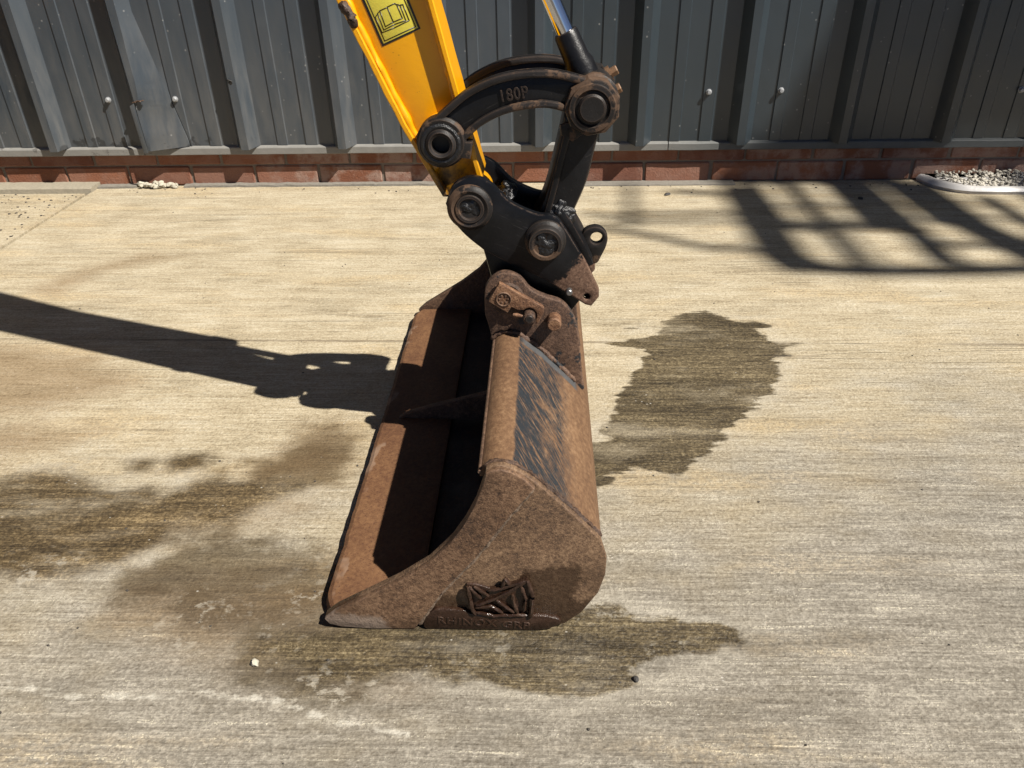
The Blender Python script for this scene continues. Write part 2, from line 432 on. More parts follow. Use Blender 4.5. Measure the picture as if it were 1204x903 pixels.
def mat_concrete(name, aggregate=False):
    n = NT(name)
    s = n.xyz()
    # brushed finish: streaks that run along the wall, slightly wavy
    wav = n.math('MULTIPLY', n.noise((1.2, 0.8, 1), 2), 0.018)
    cmb = n.node('ShaderNodeCombineXYZ')
    n.put(cmb.inputs[0], s[0])
    n.put(cmb.inputs[1], n.math('ADD', s[1], wav))
    P = cmb.outputs[0]
    st1 = n.noise((9.0, 150, 1), 3, 0.6, src=P)
    st2 = n.noise((4.5, 42, 1), 4, 0.62, src=P, off=(3, 0, 0))
    grain = n.noise((200, 250, 1), 2, 0.65, src=P)
    grain2 = n.noise((88, 120, 1), 3, 0.65, src=P, off=(1, 5, 0))
    blot = n.noise((2.6, 4.0, 1), 5, 0.62, src=P)
    blot2 = n.noise((8, 14, 1), 5, 0.65, src=P, off=(4, 2, 0))
    def dev(x, k):
        return n.math('MULTIPLY', n.math('SUBTRACT', x, 0.5), k)
    fl = n.noise((10.0, 300, 1), 3, 0.65, src=P, off=(7, 2, 0))
    lg = n.noise((1.3, 30, 1), 4, 0.62, src=P, off=(4, 8, 0))
    v = n.math('ADD', n.math('ADD', dev(grain, 0.62), dev(grain2, 0.52)), n.math('ADD', n.math('ADD', dev(st1, 0.36), dev(st2, 0.24)), dev(lg, 0.3)))
    v = n.math('ADD', n.math('ADD', n.math('ADD', v, dev(fl, 0.36)), n.math('ADD', dev(blot2, 0.45), dev(blot, 0.3))), 0.55)
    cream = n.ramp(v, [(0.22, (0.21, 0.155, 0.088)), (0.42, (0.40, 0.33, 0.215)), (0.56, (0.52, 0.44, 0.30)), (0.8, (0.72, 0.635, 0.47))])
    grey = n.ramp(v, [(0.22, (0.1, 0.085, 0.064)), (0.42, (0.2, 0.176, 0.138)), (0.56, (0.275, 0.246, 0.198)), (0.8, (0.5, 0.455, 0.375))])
    # exposed sand: pale and dark grains, thicker on the brush ridges
    sand = n.noise((240, 290, 1), 2, 0.7, src=P, off=(11, 4, 0))
    ridge = n.math('ADD', n.math('ADD', dev(st1, 0.55), dev(st2, 0.5)), dev(fl, 0.45))
    pale = n.step(n.math('ADD', n.math('ADD', sand, ridge), dev(blot2, 0.3)), 0.64, 0.72)
    darkg = n.step(n.math('SUBTRACT', n.noise((210, 270, 1), 2, 0.7, src=P, off=(2, 17, 0)), n.math('MULTIPLY', ridge, 0.6)), 0.63, 0.72)
    near_grey = n.attr('near_grey')
    g = n.step(n.math('ADD', near_grey, n.math('ADD', n.math('MULTIPLY', n.math('SUBTRACT', blot, 0.5), 1.1), n.math('MULTIPLY', n.math('SUBTRACT', blot2, 0.5), 0.6))), 0.15, 0.85)
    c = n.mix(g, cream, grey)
    c = n.mix(n.math('MULTIPLY', pale, 0.62), c, (0.76, 0.69, 0.53))
    c = n.mix(n.math('MULTIPLY', darkg, 0.6), c, (0.12, 0.095, 0.065))
    yel = n.math('MULTIPLY', n.step(n.noise((2.2, 9, 1), 4, 0.6, src=P, off=(15, 6, 0)), 0.5, 0.68), n.step(grain2, 0.3, 0.62))
    c = n.mix(n.math('MULTIPLY', yel, 0.4), c, n.mix(1.0, c, (1.1, 0.93, 0.66), 'MULTIPLY'))
    gp = n.step(n.noise((3.4, 11, 1), 5, 0.62, src=P, off=(25, 11, 0)), 0.52, 0.66)
    c = n.mix(n.math('MULTIPLY', gp, 0.4), c, n.mix(1.0, c, (0.74, 0.75, 0.76), 'MULTIPLY'))
    # whitish dusty bloom
    bl = n.math('MULTIPLY', n.step(blot2, 0.56, 0.72), n.step(n.noise((30, 90, 1), 4, 0.7, src=P, off=(2, 2, 0)), 0.45, 0.7))
    c = n.mix(n.math('MULTIPLY', bl, 0.3), c, (0.56, 0.52, 0.43))
    # bold dark grooves left by the tamping beam
    gv = n.noise((0.5, 17, 1), 2, 0.5, src=P, off=(0.7, 1.37, 0))
    gr = n.math('MULTIPLY', n.step(n.math('ABSOLUTE', n.math('SUBTRACT', gv, 0.5)), 0.014, 0.004), n.step(n.noise((2.4, 6, 1), 3, src=P, off=(5, 1, 0)), 0.5, 0.62))
    gr = n.math('MULTIPLY', gr, n.step(s[1], 1.1, 1.4, 0.15, 1.0))
    c = n.mix(n.math('MULTIPLY', gr, 0.28), c, (0.16, 0.12, 0.075))
    gy = n.math('ABSOLUTE', n.math('ADD', n.math('SUBTRACT', s[1], 1.492), n.math('ADD', n.math('MULTIPLY', s[0], 0.012), dev(n.noise((5, 1, 1), 3, 0.6, src=P, off=(2, 9, 0)), 0.012))))
    gl = n.math('MULTIPLY', n.step(gy, 0.007, 0.001), n.step(n.noise((3, 1, 1), 3, 0.6, src=P, off=(8, 3, 0)), 0.36, 0.55))
    c = n.mix(n.math('MULTIPLY', gl, 0.6), c, (0.14, 0.1, 0.06))
    # fine dark specks
    spk = n.step(n.noise((240, 330, 1), 2, 0.5, src=P, off=(3, 3, 0)), 0.70, 0.75)
    c = n.mix(n.math('MULTIPLY', spk, 0.6), c, (0.07, 0.055, 0.04))
    rough = 0.9
    if not aggregate:
        # brown soiling
        br = n.attr('brown')
        bm = n.step(n.math('ADD', br, n.math('MULTIPLY', n.math('SUBTRACT', n.noise((9, 22, 1), 5, 0.7, src=P, off=(8, 1, 0)), 0.5), 0.12)), 0.05, -0.07)
        c = n.mix(n.math('MULTIPLY', bm, 0.64), c, n.mix(0.5, (0.18, 0.125, 0.07), n.mix(1.0, c, (0.62, 0.45, 0.27), 'MULTIPLY')))
        # damp edges follow the brush streaks
        tmask = n.math('MULTIPLY', n.step(s[0], 0.02, 0.2), n.step(s[1], 0.85, 1.0))
        tongue = n.math('MULTIPLY', dev(n.noise((2.5, 70, 1), 4, 0.6, src=P, off=(2, 6, 0)), 0.06), n.step(tmask, 0.0, 1.0, 0.25, 1.0))
        lump = dev(n.noise((16, 24, 1), 5, 0.6, src=P, off=(6, 6, 0)), 0.06)
        d1 = n.math('ADD', n.math('ADD', n.attr('wet'), tongue), lump)
        d2 = n.math('ADD', n.math('ADD', n.attr('damp'), tongue), n.math('MULTIPLY', lump, 2.5))
        fe = n.step(s[0], 0.05, -0.38, 0.0, 0.024)
        w1 = n.step(d1, n.math('ADD', 0.004, n.math('MULTIPLY', fe, 0.7)), n.math('SUBTRACT', -0.007, fe))
        core = n.step(d1, -0.004, -0.05)
        w2 = n.step(d2, 0.03, -0.03)
        halo = n.math('MULTIPLY', n.step(d1, 0.05, 0.004), n.step(blot2, 0.42, 0.6))
        c = n.mix(n.math('MULTIPLY', halo, 0.3), c, (0.55, 0.5, 0.4))
        damp_c = n.mix(1.0, c, (0.42, 0.375, 0.30), 'MULTIPLY')
        c = n.mix(n.math('MULTIPLY', w2, n.step(n.noise((5, 9, 1), 4, 0.6, src=P, off=(1, 1, 4)), 0.25, 0.6, 0.55, 1.0)), c, damp_c)
        wv = n.math('ADD', v, n.math('MULTIPLY', n.math('SUBTRACT', n.noise((5, 12, 1), 4, 0.65, src=P, off=(1, 3, 0)), 0.5), 0.22))
        wet_c = n.ramp(wv, [(0.33, (0.026, 0.019, 0.010)), (0.5, (0.07, 0.052, 0.027)), (0.64, (0.145, 0.11, 0.058)), (0.82, (0.34, 0.27, 0.155))])
        wet_c = n.mix(n.math('MULTIPLY', pale, 0.4), wet_c, (0.4, 0.31, 0.17))
        wet_c = n.mix(n.math('MULTIPLY', darkg, 0.5), wet_c, (0.02, 0.015, 0.01))
        wet_c = n.mix(n.math('MULTIPLY', n.step(s[0], -0.3, -0.5), 0.45), wet_c, n.mix(1.0, wet_c, (1.18, 1.0, 0.8), 'MULTIPLY'))
        dry = n.step(n.noise((3.2, 9, 1), 5, 0.65, src=P, off=(6.4, 2.2, 0)), 0.5, 0.66, 0.97, 0.62)
        c = n.mix(n.math('MULTIPLY', w1, dry), c, wet_c)
        rough = n.math('SUBTRACT', 0.9, n.math('MULTIPLY', w1, 0.38))
        # chalky scratch
        sd = n.math('ADD', n.attr('scratch'), n.math('MULTIPLY', n.math('SUBTRACT', n.noise(60, 4, 0.7), 0.5), 0.016))
        sm = n.math('MULTIPLY', n.step(sd, 0.007, 0.002), n.step(n.noise(45, 4, 0.7, off=(1, 4, 1)), 0.4, 0.58))
        c = n.mix(n.math('MULTIPLY', sm, 0.65), c, (0.72, 0.68, 0.58))
    else:
        pit = n.step(n.noise((70, 90, 1), 4, 0.75, src=P), 0.56, 0.64)
        c = n.mix(n.math('MULTIPLY', pit, 0.45), c, (0.2, 0.15, 0.09))
    cr = n.math('MULTIPLY', n.step(n.noise((34, 44, 1), 5, 0.72, src=P, off=(13, 8, 0)), 0.53, 0.62), n.step(n.math('ADD', n.noise((4.5, 6, 1), 4, 0.6, src=P, off=(21, 3, 0)), n.math('MULTIPLY', n.math('SUBTRACT', 0.75, s[1]), 0.32)), 0.52, 0.68))
    c = n.mix(n.math('MULTIPLY', cr, 0.5), c, (0.6, 0.55, 0.45))
    # white chips of exposed stone
    wc = n.math('MULTIPLY', n.step(n.voro((55, 75, 1), src=P), 0.12, 0.06), n.step(n.noise((12, 12, 1), 2, src=P, off=(9, 9, 0)), 0.56, 0.62))
    c = n.mix(n.math('MULTIPLY', wc, 0.6), c, (0.74, 0.7, 0.62))
    h = n.math('ADD', n.math('ADD', n.math('MULTIPLY', st1, 0.5), n.math('MULTIPLY', fl, 0.4)), n.math('MULTIPLY', pale, 0.25))
    h = n.math('ADD', h, n.math('MULTIPLY', grain, 0.55))
    h = n.math('SUBTRACT', h, n.math('MULTIPLY', gr, 0.7))
    nm = n.bump(h, 0.0035, 0.8)
    nm = n.bump(grain2, 0.003, 0.4, nm)
    return n.out(c, rough, 0, nm, 0.35)
M['concrete'] = mat_concrete('brushed_concrete')
M['concrete_rough'] = mat_concrete('weathered_concrete', True)
M['yard'] = simple('compacted_ground', (0.1, 0.085, 0.065), 0.95, 0, 0.3, 20, 0.01)

# ------------------------------------------------------------------ mesh helpers
def finish(name, me, mat, parent=None, smooth=35):
    """Mesh built in world coordinates -> object whose origin is the middle of its base."""
    n = len(me.vertices)
    co = np.empty(n * 3)
    me.vertices.foreach_get('co', co)
    co = co.reshape(-1, 3)
    lo, hi = co.min(0), co.max(0)
    org = np.array([(lo[0] + hi[0]) / 2, (lo[1] + hi[1]) / 2, lo[2]])
    me.vertices.foreach_set('co', (co - org).ravel())
    me.polygons.foreach_set('use_smooth', [True] * len(me.polygons))
    if smooth is not None:
        me.set_sharp_from_angle(angle=RAD(smooth))
    me.update()
    ob = bpy.data.objects.new(name, me)
    me.name = name
    if mat:
        me.materials.append(M[mat] if isinstance(mat, str) else mat)
    COL.objects.link(ob)
    ob['_w'] = tuple(org)
    if parent is not None:
        ob.parent = parent
        pw = Vector(parent['_w'])
        ob.location = Vector(org) - pw
    else:
        ob.location = org
    return ob

def thing(name, label, cat, loc, group=None):
    o = bpy.data.objects.new(name, None)
    o.empty_display_size = 0.05
    o.location = loc
    o['_w'] = tuple(loc)
    COL.objects.link(o)
    o['label'] = label
    o['category'] = cat
    if group:
        o['group'] = group
    return o

def tag(o, label, cat, group=None):
    o['label'] = label
    o['category'] = cat
    if group:
        o['group'] = group
    return o

def bm_obj(name, bm, mat, parent=None, smooth=35):
    me = bpy.data.meshes.new(name)
    bmesh.ops.recalc_face_normals(bm, faces=bm.faces)
    bm.to_mesh(me)
    bm.free()
    return finish(name, me, mat, parent, smooth)

def spline(pts, n=6, closed=True):
    out = []
    L = len(pts)
    rng = range(L if closed else L - 1)
    for i in rng:
        if closed:
            p0, p1, p2, p3 = (Vector(pts[(i + k) % L]) for k in (-1, 0, 1, 2))
        else:
            p0, p1, p2, p3 = (Vector(pts[min(max(i + k, 0), L - 1)]) for k in (-1, 0, 1, 2))
        for j in range(n):
            t = j / n
            out.append(tuple(0.5 * ((2 * p1) + (p2 - p0) * t + (2 * p0 - 5 * p1 + 4 * p2 - p3) * t * t + (3 * p1 - p0 - 3 * p2 + p3) * t ** 3)))
    if not closed:
        out.append(tuple(pts[-1]))
    return out

def circ(cx, cz, r, n=24, ph=0):
    return [(cx + r * math.cos(2 * math.pi * i / n + ph), cz + r * math.sin(2 * math.pi * i / n + ph)) for i in range(n)]

def plate(name, loops, y0, y1, mat, parent, bevel=0.002, smooth=35, noise=0.0):
    """Flat plate with outline(s) in the XZ plane between depths y0 and y1; later loops are holes."""
    if isinstance(loops[0][0], (int, float)):
        loops = [loops]
    cu = bpy.data.curves.new('tmp', 'CURVE')
    cu.dimensions = '2D'
    cu.fill_mode = 'BOTH'
    th = abs(y1 - y0)
    cu.extrude = max(th / 2 - bevel, 1e-5)
    cu.bevel_depth = bevel
    cu.bevel_resolution = 1
    cu.offset = -bevel
    for lp in loops:
        sp = cu.splines.new('POLY')
        sp.points.add(len(lp) - 1)
        for p, q in zip(sp.points, lp):
            p.co = (q[0], q[1], 0, 1)
        sp.use_cyclic_u = True
    ob = bpy.data.objects.new('tmp', cu)
    COL.objects.link(ob)
    dg = bpy.context.evaluated_depsgraph_get()
    me = bpy.data.meshes.new_from_object(ob.evaluated_get(dg))
    bpy.data.objects.remove(ob)
    bpy.data.curves.remove(cu)
    yc = (y0 + y1) / 2
    me.transform(Matrix(((1, 0, 0, 0), (0, 0, -1, yc), (0, 1, 0, 0), (0, 0, 0, 1))))
    bm = bmesh.new()
    bm.from_mesh(me)
    bmesh.ops.remove_doubles(bm, verts=bm.verts, dist=1e-5)
    bm.to_mesh(me)
    bm.free()
    return finish(name, me, mat, parent, smooth)

def lathe_bm(bm, prof, org, axis, seg=28):
    """prof: list of (radius, distance along axis)."""
    axis = Vector(axis).normalized()
    q = axis.to_track_quat('Z', 'Y')
    rings = []
    for r, t in prof:
        if r < 1e-6:
            rings.append([bm.verts.new(Vector(org) + axis * t)])
        else:
            rings.append([bm.verts.new(Vector(org) + axis * t + q @ Vector((r * math.cos(2 * math.pi * i / seg), r * math.sin(2 * math.pi * i / seg), 0))) for i in range(seg)])
    for a, b in zip(rings, rings[1:]):
        for i in range(seg):
            j = (i + 1) % seg
            if len(a) == 1 and len(b) > 1:
                bm.faces.new((a[0], b[i], b[j]))
            elif len(b) == 1 and len(a) > 1:
                bm.faces.new((a[i], b[0], a[j]))
            elif len(a) > 1:
                bm.faces.new((a[i], a[j], b[j], b[i]))
    return bm

def lathe(name, prof, org, axis, mat, parent, seg=28, smooth=35):
    return bm_obj(name, lathe_bm(bmesh.new(), prof, org, axis, seg), mat, parent, smooth)

def disc(name, c, r, y0, y1, mat, parent, bev=0.0025, seg=32):
    """Short solid cylinder along Y facing the viewer at y0."""
    return lathe(name, [(0, 0), (r - bev, 0), (r, bev), (r, y1 - y0 - bev), (r - bev, y1 - y0), (0, y1 - y0)], (c[0], y0, c[1]), (0, 1, 0), mat, parent, seg)

def box_bm(bm, lo, hi, bevel=0.0, seg=1):
    vs = [bm.verts.new((x, y, z)) for x in (lo[0], hi[0]) for y in (lo[1], hi[1]) for z in (lo[2], hi[2])]
    idx = [(0, 1, 3, 2), (4, 6, 7, 5), (0, 4, 5, 1), (2, 3, 7, 6), (0, 2, 6, 4), (1, 5, 7, 3)]
    fs = [bm.faces.new([vs[i] for i in f]) for f in idx]
    if bevel:
        es = list({e for f in fs for e in f.edges})
        bmesh.ops.bevel(bm, geom=es, offset=bevel, segments=seg, profile=0.6, affect='EDGES')
    return bm

def box(name, lo, hi, mat, parent, bevel=0.002, seg=1, smooth=35):
    return bm_obj(name, box_bm(bmesh.new(), lo, hi, bevel, seg), mat, parent, smooth)

def tube(name, pts, r, mat, parent, seg=8, rn=0.0, fr=80.0, flat=1.0, smooth=60):
    bm = bmesh.new()
    pts = [Vector(p) for p in pts]
    rings = []
    for i, p in enumerate(pts):
        d = (pts[min(i + 1, len(pts) - 1)] - pts[max(i - 1, 0)]).normalized()
        q = d.to_track_quat('Z', 'Y')
        ring = []
        for k in range(seg):
            a = 2 * math.pi * k / seg
            v = q @ Vector((math.cos(a), math.sin(a), 0))
            rr = r * (1 + rn * mnoise.noise((p + v * r) * fr)) * (0.6 if i in (0, len(pts) - 1) else 1)
            ring.append(bm.verts.new(p + v * rr))
        rings.append(ring)
    for a, b in zip(rings, rings[1:]):
        for k in range(seg):
            bm.faces.new((a[k], a[(k + 1) % seg], b[(k + 1) % seg], b[k]))
    bm.faces.new(rings[0])
    bm.faces.new(rings[-1][::-1])
    return bm_obj(name, bm, mat, parent, smooth)

def resample(pts, step):
    out = []
    for a, b in zip(pts, pts[1:]):
        a, b = Vector(a), Vector(b)
        k = max(1, int((b - a).length / step))
        out += [a.lerp(b, i / k) for i in range(k)]
    return out + [Vector(pts[-1])]

def lump_bm(bm, c, r, rng, sub=1, squash=0.6):
    res = bmesh.ops.create_icosphere(bm, subdivisions=sub, radius=1.0)
    off = Vector((rng.random() * 50, rng.random() * 50, rng.random() * 50))
    rx, ry, rz = r * rng.uniform(0.7, 1.25), r * rng.uniform(0.7, 1.25), r * squash * rng.uniform(0.7, 1.2)
    a = rng.random() * 6.28
    for v in res['verts']:
        k = 1 + 0.45 * mnoise.noise(v.co * 1.6 + off)
        p = Vector((v.co.x * rx * k, v.co.y * ry * k, v.co.z * rz * k))
        p.rotate(Matrix.Rotation(a, 3, 'Z'))
        v.co = p + Vector(c)

def grease_patch(name, c, rx, ry, rz, parent, seed, fr=70):
    bm = bmesh.new()
    res = bmesh.ops.create_icosphere(bm, subdivisions=5, radius=1.0)
    for v in bm.verts:
        d = v.co.copy()
        p = Vector((d.x * rx, d.y * ry, d.z * rz))
        k = 1 + 0.6 * mnoise.noise(p * fr + Vector((seed * 7.1, 0, 0))) + 0.22 * mnoise.noise(p * fr * 2.6 + Vector((0, seed * 3.3, 0)))
        v.co = Vector(c) + Vector((p.x * k, p.y * k, p.z * k))
    return bm_obj(name, bm, 'grease', parent, 80)

random.seed(4)

# ------------------------------------------------------------------ ground
def sdf(poly, X, Y):
    P = np.array(poly)
    Q = np.roll(P, -1, 0)
    d2 = np.full(X.shape, 1e9)
    ins = np.zeros(X.shape, bool)
    for (ax, ay), (bx, by) in zip(P, Q):
        ex, ey = bx - ax, by - ay
        t = np.clip(((X - ax) * ex + (Y - ay) * ey) / (ex * ex + ey * ey + 1e-12), 0, 1)
        d2 = np.minimum(d2, (X - ax - t * ex) ** 2 + (Y - ay - t * ey) ** 2)
        ins ^= ((ay > Y) != (by > Y)) & (X < (bx - ax) * (Y - ay) / (by - ay + 1e-12) + ax)
    return np.where(ins, -1, 1) * np.sqrt(d2)
def ldist(pl, X, Y):
    d2 = np.full(X.shape, 1e9)
    for (ax, ay), (bx, by) in zip(pl, pl[1:]):
        ex, ey = bx - ax, by - ay
        t = np.clip(((X - ax) * ex + (Y - ay) * ey) / (ex * ex + ey * ey), 0, 1)
        d2 = np.minimum(d2, (X - ax - t * ex) ** 2 + (Y - ay - t * ey) ** 2)
    return np.sqrt(d2)
WET_BEHIND = [(0.3, 1.605), (0.324, 1.628), (0.385, 1.645), (0.421, 1.616), (0.442, 1.593), (0.499, 1.593), (0.526, 1.559), (0.489, 1.548), (0.502, 1.501), (0.581, 1.485), (0.511, 1.46), (0.528, 1.436), (0.5, 1.426), (0.483, 1.353), (0.47, 1.327), (0.446, 1.276), (0.421, 1.244), (0.39, 1.221), (0.404, 1.209), (0.362, 1.191), (0.339, 1.158), (0.345, 1.128), (0.306, 1.113), (0.266, 1.06), (0.23, 1.026), (0.186, 1.041), (0.159, 1.04), (0.115, 1.022), (0.11, 0.998), (0.083, 0.986), (0.042, 0.98), (0.046, 1.11), (0.086, 1.114), (0.123, 1.118), (0.108, 1.142), (0.114, 1.163), (0.132, 1.189), (0.135, 1.227), (0.164, 1.308), (0.209, 1.398), (0.224, 1.465), (0.145, 1.486), (0.191, 1.504), (0.252, 1.517), (0.266, 1.549), (0.191, 1.555), (0.274, 1.571)]
WET_FRONT = [(0.047, 0.733), (0.074, 0.744), (0.113, 0.739), (0.117, 0.724), (0.172, 0.72), (0.239, 0.718), (0.264, 0.703), (0.259, 0.685), (0.2, 0.661), (0.148, 0.649), (0.118, 0.634), (0.127, 0.619), (0.115, 0.605), (0.08, 0.598), (0.038, 0.596), (-0.038, 0.602), (-0.094, 0.622), (-0.102, 0.613), (-0.178, 0.621), (-0.23, 0.614), (-0.271, 0.603), (-0.333, 0.631), (-0.383, 0.65), (-0.383, 0.684), (-0.277, 0.7), (-0.165, 0.771), (0.004, 0.773)]
WET_SIDE = [(-0.98, 1.005), (-0.931, 1.005), (-0.9, 1.021), (-0.869, 1.037), (-0.829, 1.029), (-0.759, 0.999), (-0.699, 0.978), (-0.661, 0.989), (-0.621, 0.975), (-0.596, 1.009), (-0.543, 1.024), (-0.438, 1.003), (-0.384, 0.999), (-0.42, 0.956), (-0.463, 0.931), (-0.484, 0.897), (-0.538, 0.883), (-0.575, 0.864), (-0.597, 0.833), (-0.625, 0.801), (-0.659, 0.792), (-0.681, 0.769), (-0.725, 0.766), (-0.788, 0.773), (-0.83, 0.772), (-1.2, 0.78), (-1.3, 1.0)]
DAMP = [(-0.60, 0.86), (-0.50, 0.90), (-0.446, 0.878), (-0.427, 0.86), (-0.407, 0.866), (-0.376, 0.848), (-0.324, 0.831), (-0.296, 0.82), (-0.249, 0.776), (-0.223, 0.641), (-0.331, 0.634), (-0.377, 0.665), (-0.456, 0.691), (-0.532, 0.724), (-0.594, 0.744), (-0.625, 0.775), (-0.584, 0.804), (-0.55, 0.846), (-0.522, 0.877)]
SPOTS = [((-0.697, 1.044), 0.015, 0.012), ((-0.622, 1.056), 0.031, 0.023), ((-0.555, 1.045), 0.026, 0.017)]
BROWN = [[(-0.451, 1.127), (-0.447, 1.182), (-0.386, 1.199), (-0.33, 1.15), (-0.32, 1.068), (-0.339, 0.993), (-0.403, 0.975), (-0.497, 0.983), (-0.524, 1.028), (-0.501, 1.066)],
         [(-1.4, 1.2), (-0.957, 1.179), (-0.822, 1.146), (-0.864, 1.103), (-0.928, 1.062), (-1.4, 1.02)],
         [(-1.312, 1.756), (-1.286, 1.873), (-1.135, 2.014), (-0.992, 2.0), (-1.088, 1.952), (-1.188, 1.884), (-1.226, 1.746)],
         [(-1.5, 1.55), (-0.98, 1.45), (-0.82, 1.32), (-0.95, 1.2), (-1.5, 1.15)], [(-0.16, 0.60), (-0.4, 0.62), (-0.6, 0.70), (-0.6, 0.8), (-0.3, 0.8)],
         [(-0.75, 0.88), (-0.4, 1.02), (-0.36, 0.93), (-0.6, 0.84)]]
SCRATCH = [(-0.75, 0.606), (-0.67, 0.599), (-0.562, 0.581), (-0.417, 0.592), (-0.318, 0.582), (-0.239, 0.555), (-0.155, 0.54)]
JX = -1.575
def slab(name, x0, x1, y0, y1, z, step, mat):
    xs = np.linspace(x0, x1, int((x1 - x0) / step) + 1)
    ys = np.linspace(y0, y1, int((y1 - y0) / step) + 1)
    X, Y = np.meshgrid(xs, ys)
    nx, ny = len(xs), len(ys)
    V = np.stack([X, Y, np.full(X.shape, z)], -1).reshape(-1, 3)
    i = np.arange(nx * ny).reshape(ny, nx)
    Fq = np.stack([i[:-1, :-1], i[:-1, 1:], i[1:, 1:], i[1:, :-1]], -1).reshape(-1, 4)
    # skirt down the outer edges
    ring = np.concatenate([i[0, :], i[1:, -1], i[-1, -2::-1], i[-2:0:-1, 0]])
    low = V[ring] - np.array([0, 0, 0.03])
    base = len(V)
    V = np.concatenate([V, low])
    k = len(ring)
    r2 = np.arange(k) + base
    S = np.stack([ring, r2, np.roll(r2, -1), np.roll(ring, -1)], -1)
    Fq = np.concatenate([Fq, S])
    me = bpy.data.meshes.new(name)
    me.from_pydata(V.tolist(), [], Fq.tolist())
    fx, fy = V[:, 0], V[:, 1]
    wet = np.minimum(np.minimum(sdf(WET_BEHIND, fx, fy), sdf(WET_FRONT, fx, fy)), sdf(WET_SIDE, fx, fy))
    for (cx, cy), rx, ry in SPOTS[:2]:
        wet = np.minimum(wet, (np.sqrt(((fx - cx) / rx) ** 2 + ((fy - cy) / ry) ** 2) - 1) * ry - 0.010)
    damp = sdf(DAMP, fx, fy)
    damp = np.minimum(damp, sdf(BROWN[0], fx, fy) + 0.012)
    damp = np.minimum(damp, sdf([(-0.40, 0.60), (-0.2, 0.58), (-0.2, 0.72), (-0.42, 0.72)], fx, fy))
    for (cx, cy), rx, ry in SPOTS[2:]:
        damp = np.minimum(damp, (np.sqrt(((fx - cx) / rx) ** 2 + ((fy - cy) / ry) ** 2) - 1) * ry)
    brown = np.minimum.reduce([sdf(b, fx, fy) for b in BROWN])
    near_grey = np.clip((1.55 - fy) / 1.15 + 0.25 * np.clip(fx, -0.5, 0.8), 0, 1)  # greyer towards the near side and slightly towards the right
    for an, arr in (('wet', wet), ('damp', damp), ('brown', brown), ('scratch', ldist(SCRATCH, fx, fy)), ('near_grey', near_grey)):
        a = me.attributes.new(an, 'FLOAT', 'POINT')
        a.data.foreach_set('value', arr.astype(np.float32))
    o = finish(name, me, mat, None, 35)
    o['kind'] = 'structure'
    return o
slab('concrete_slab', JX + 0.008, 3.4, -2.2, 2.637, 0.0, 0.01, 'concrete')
slab('concrete_slab', -5.0, JX - 0.011, -2.2, 2.637, -0.003, 0.05, 'concrete_rough')
bm = bmesh.new()
s = 300
fv = [bm.verts.new(p) for p in ((-s, -s, -0.022), (s, -s, -0.022), (s, s, -0.022), (-s, s, -0.022))]
bm.faces.new(fv)
g = bm_obj('ground', bm, 'yard', None, None)
g['kind'] = 'structure'

# ------------------------------------------------------------------ brick plinth
WY = 2.636
wall = thing('brick_wall', 'low red brick plinth under the grey metal cladding', 'brick wall', (0, WY, 0))
box('mortar', (-5, WY + 0.006, -0.02), (3.4, WY + 0.1, 0.142), 'mortar', wall, 0.001)
brick_me = []
for v in range(4):
    rng = random.Random(v)
    bmq = box_bm(bmesh.new(), (-0.108, 0, -0.0325), (0.108, 0.06, 0.0325), 0.004, 1)
    for vv in bmq.verts:
        vv.co += Vector((rng.uniform(-1, 1), rng.uniform(-0.6, 0.6), rng.uniform(-1, 1))) * 0.0013
    me = bpy.data.meshes.new('brick')
    bmesh.ops.recalc_face_normals(bmq, faces=bmq.faces)
    bmq.to_mesh(me)
    bmq.free()
    me.materials.append(M['brick'])
    brick_me.append(me)
for course, (z, x0) in enumerate(((0.0345, -1.9002 + 0.1125), (0.1055, -1.9002))):
    for i in range(-6, 22):
        x = x0 + i * 0.225
        if x + 0.11 > 3.4:
            continue
        o = bpy.data.objects.new('brick', brick_me[random.randrange(4)])
        COL.objects.link(o)
        o.parent = wall
        o.location = (x + random.uniform(-0.002, 0.002), random.uniform(-0.0015, 0.002), z + random.uniform(-0.001, 0.001))
        o.rotation_euler = (0, random.uniform(-0.006, 0.006), random.uniform(-0.004, 0.004))

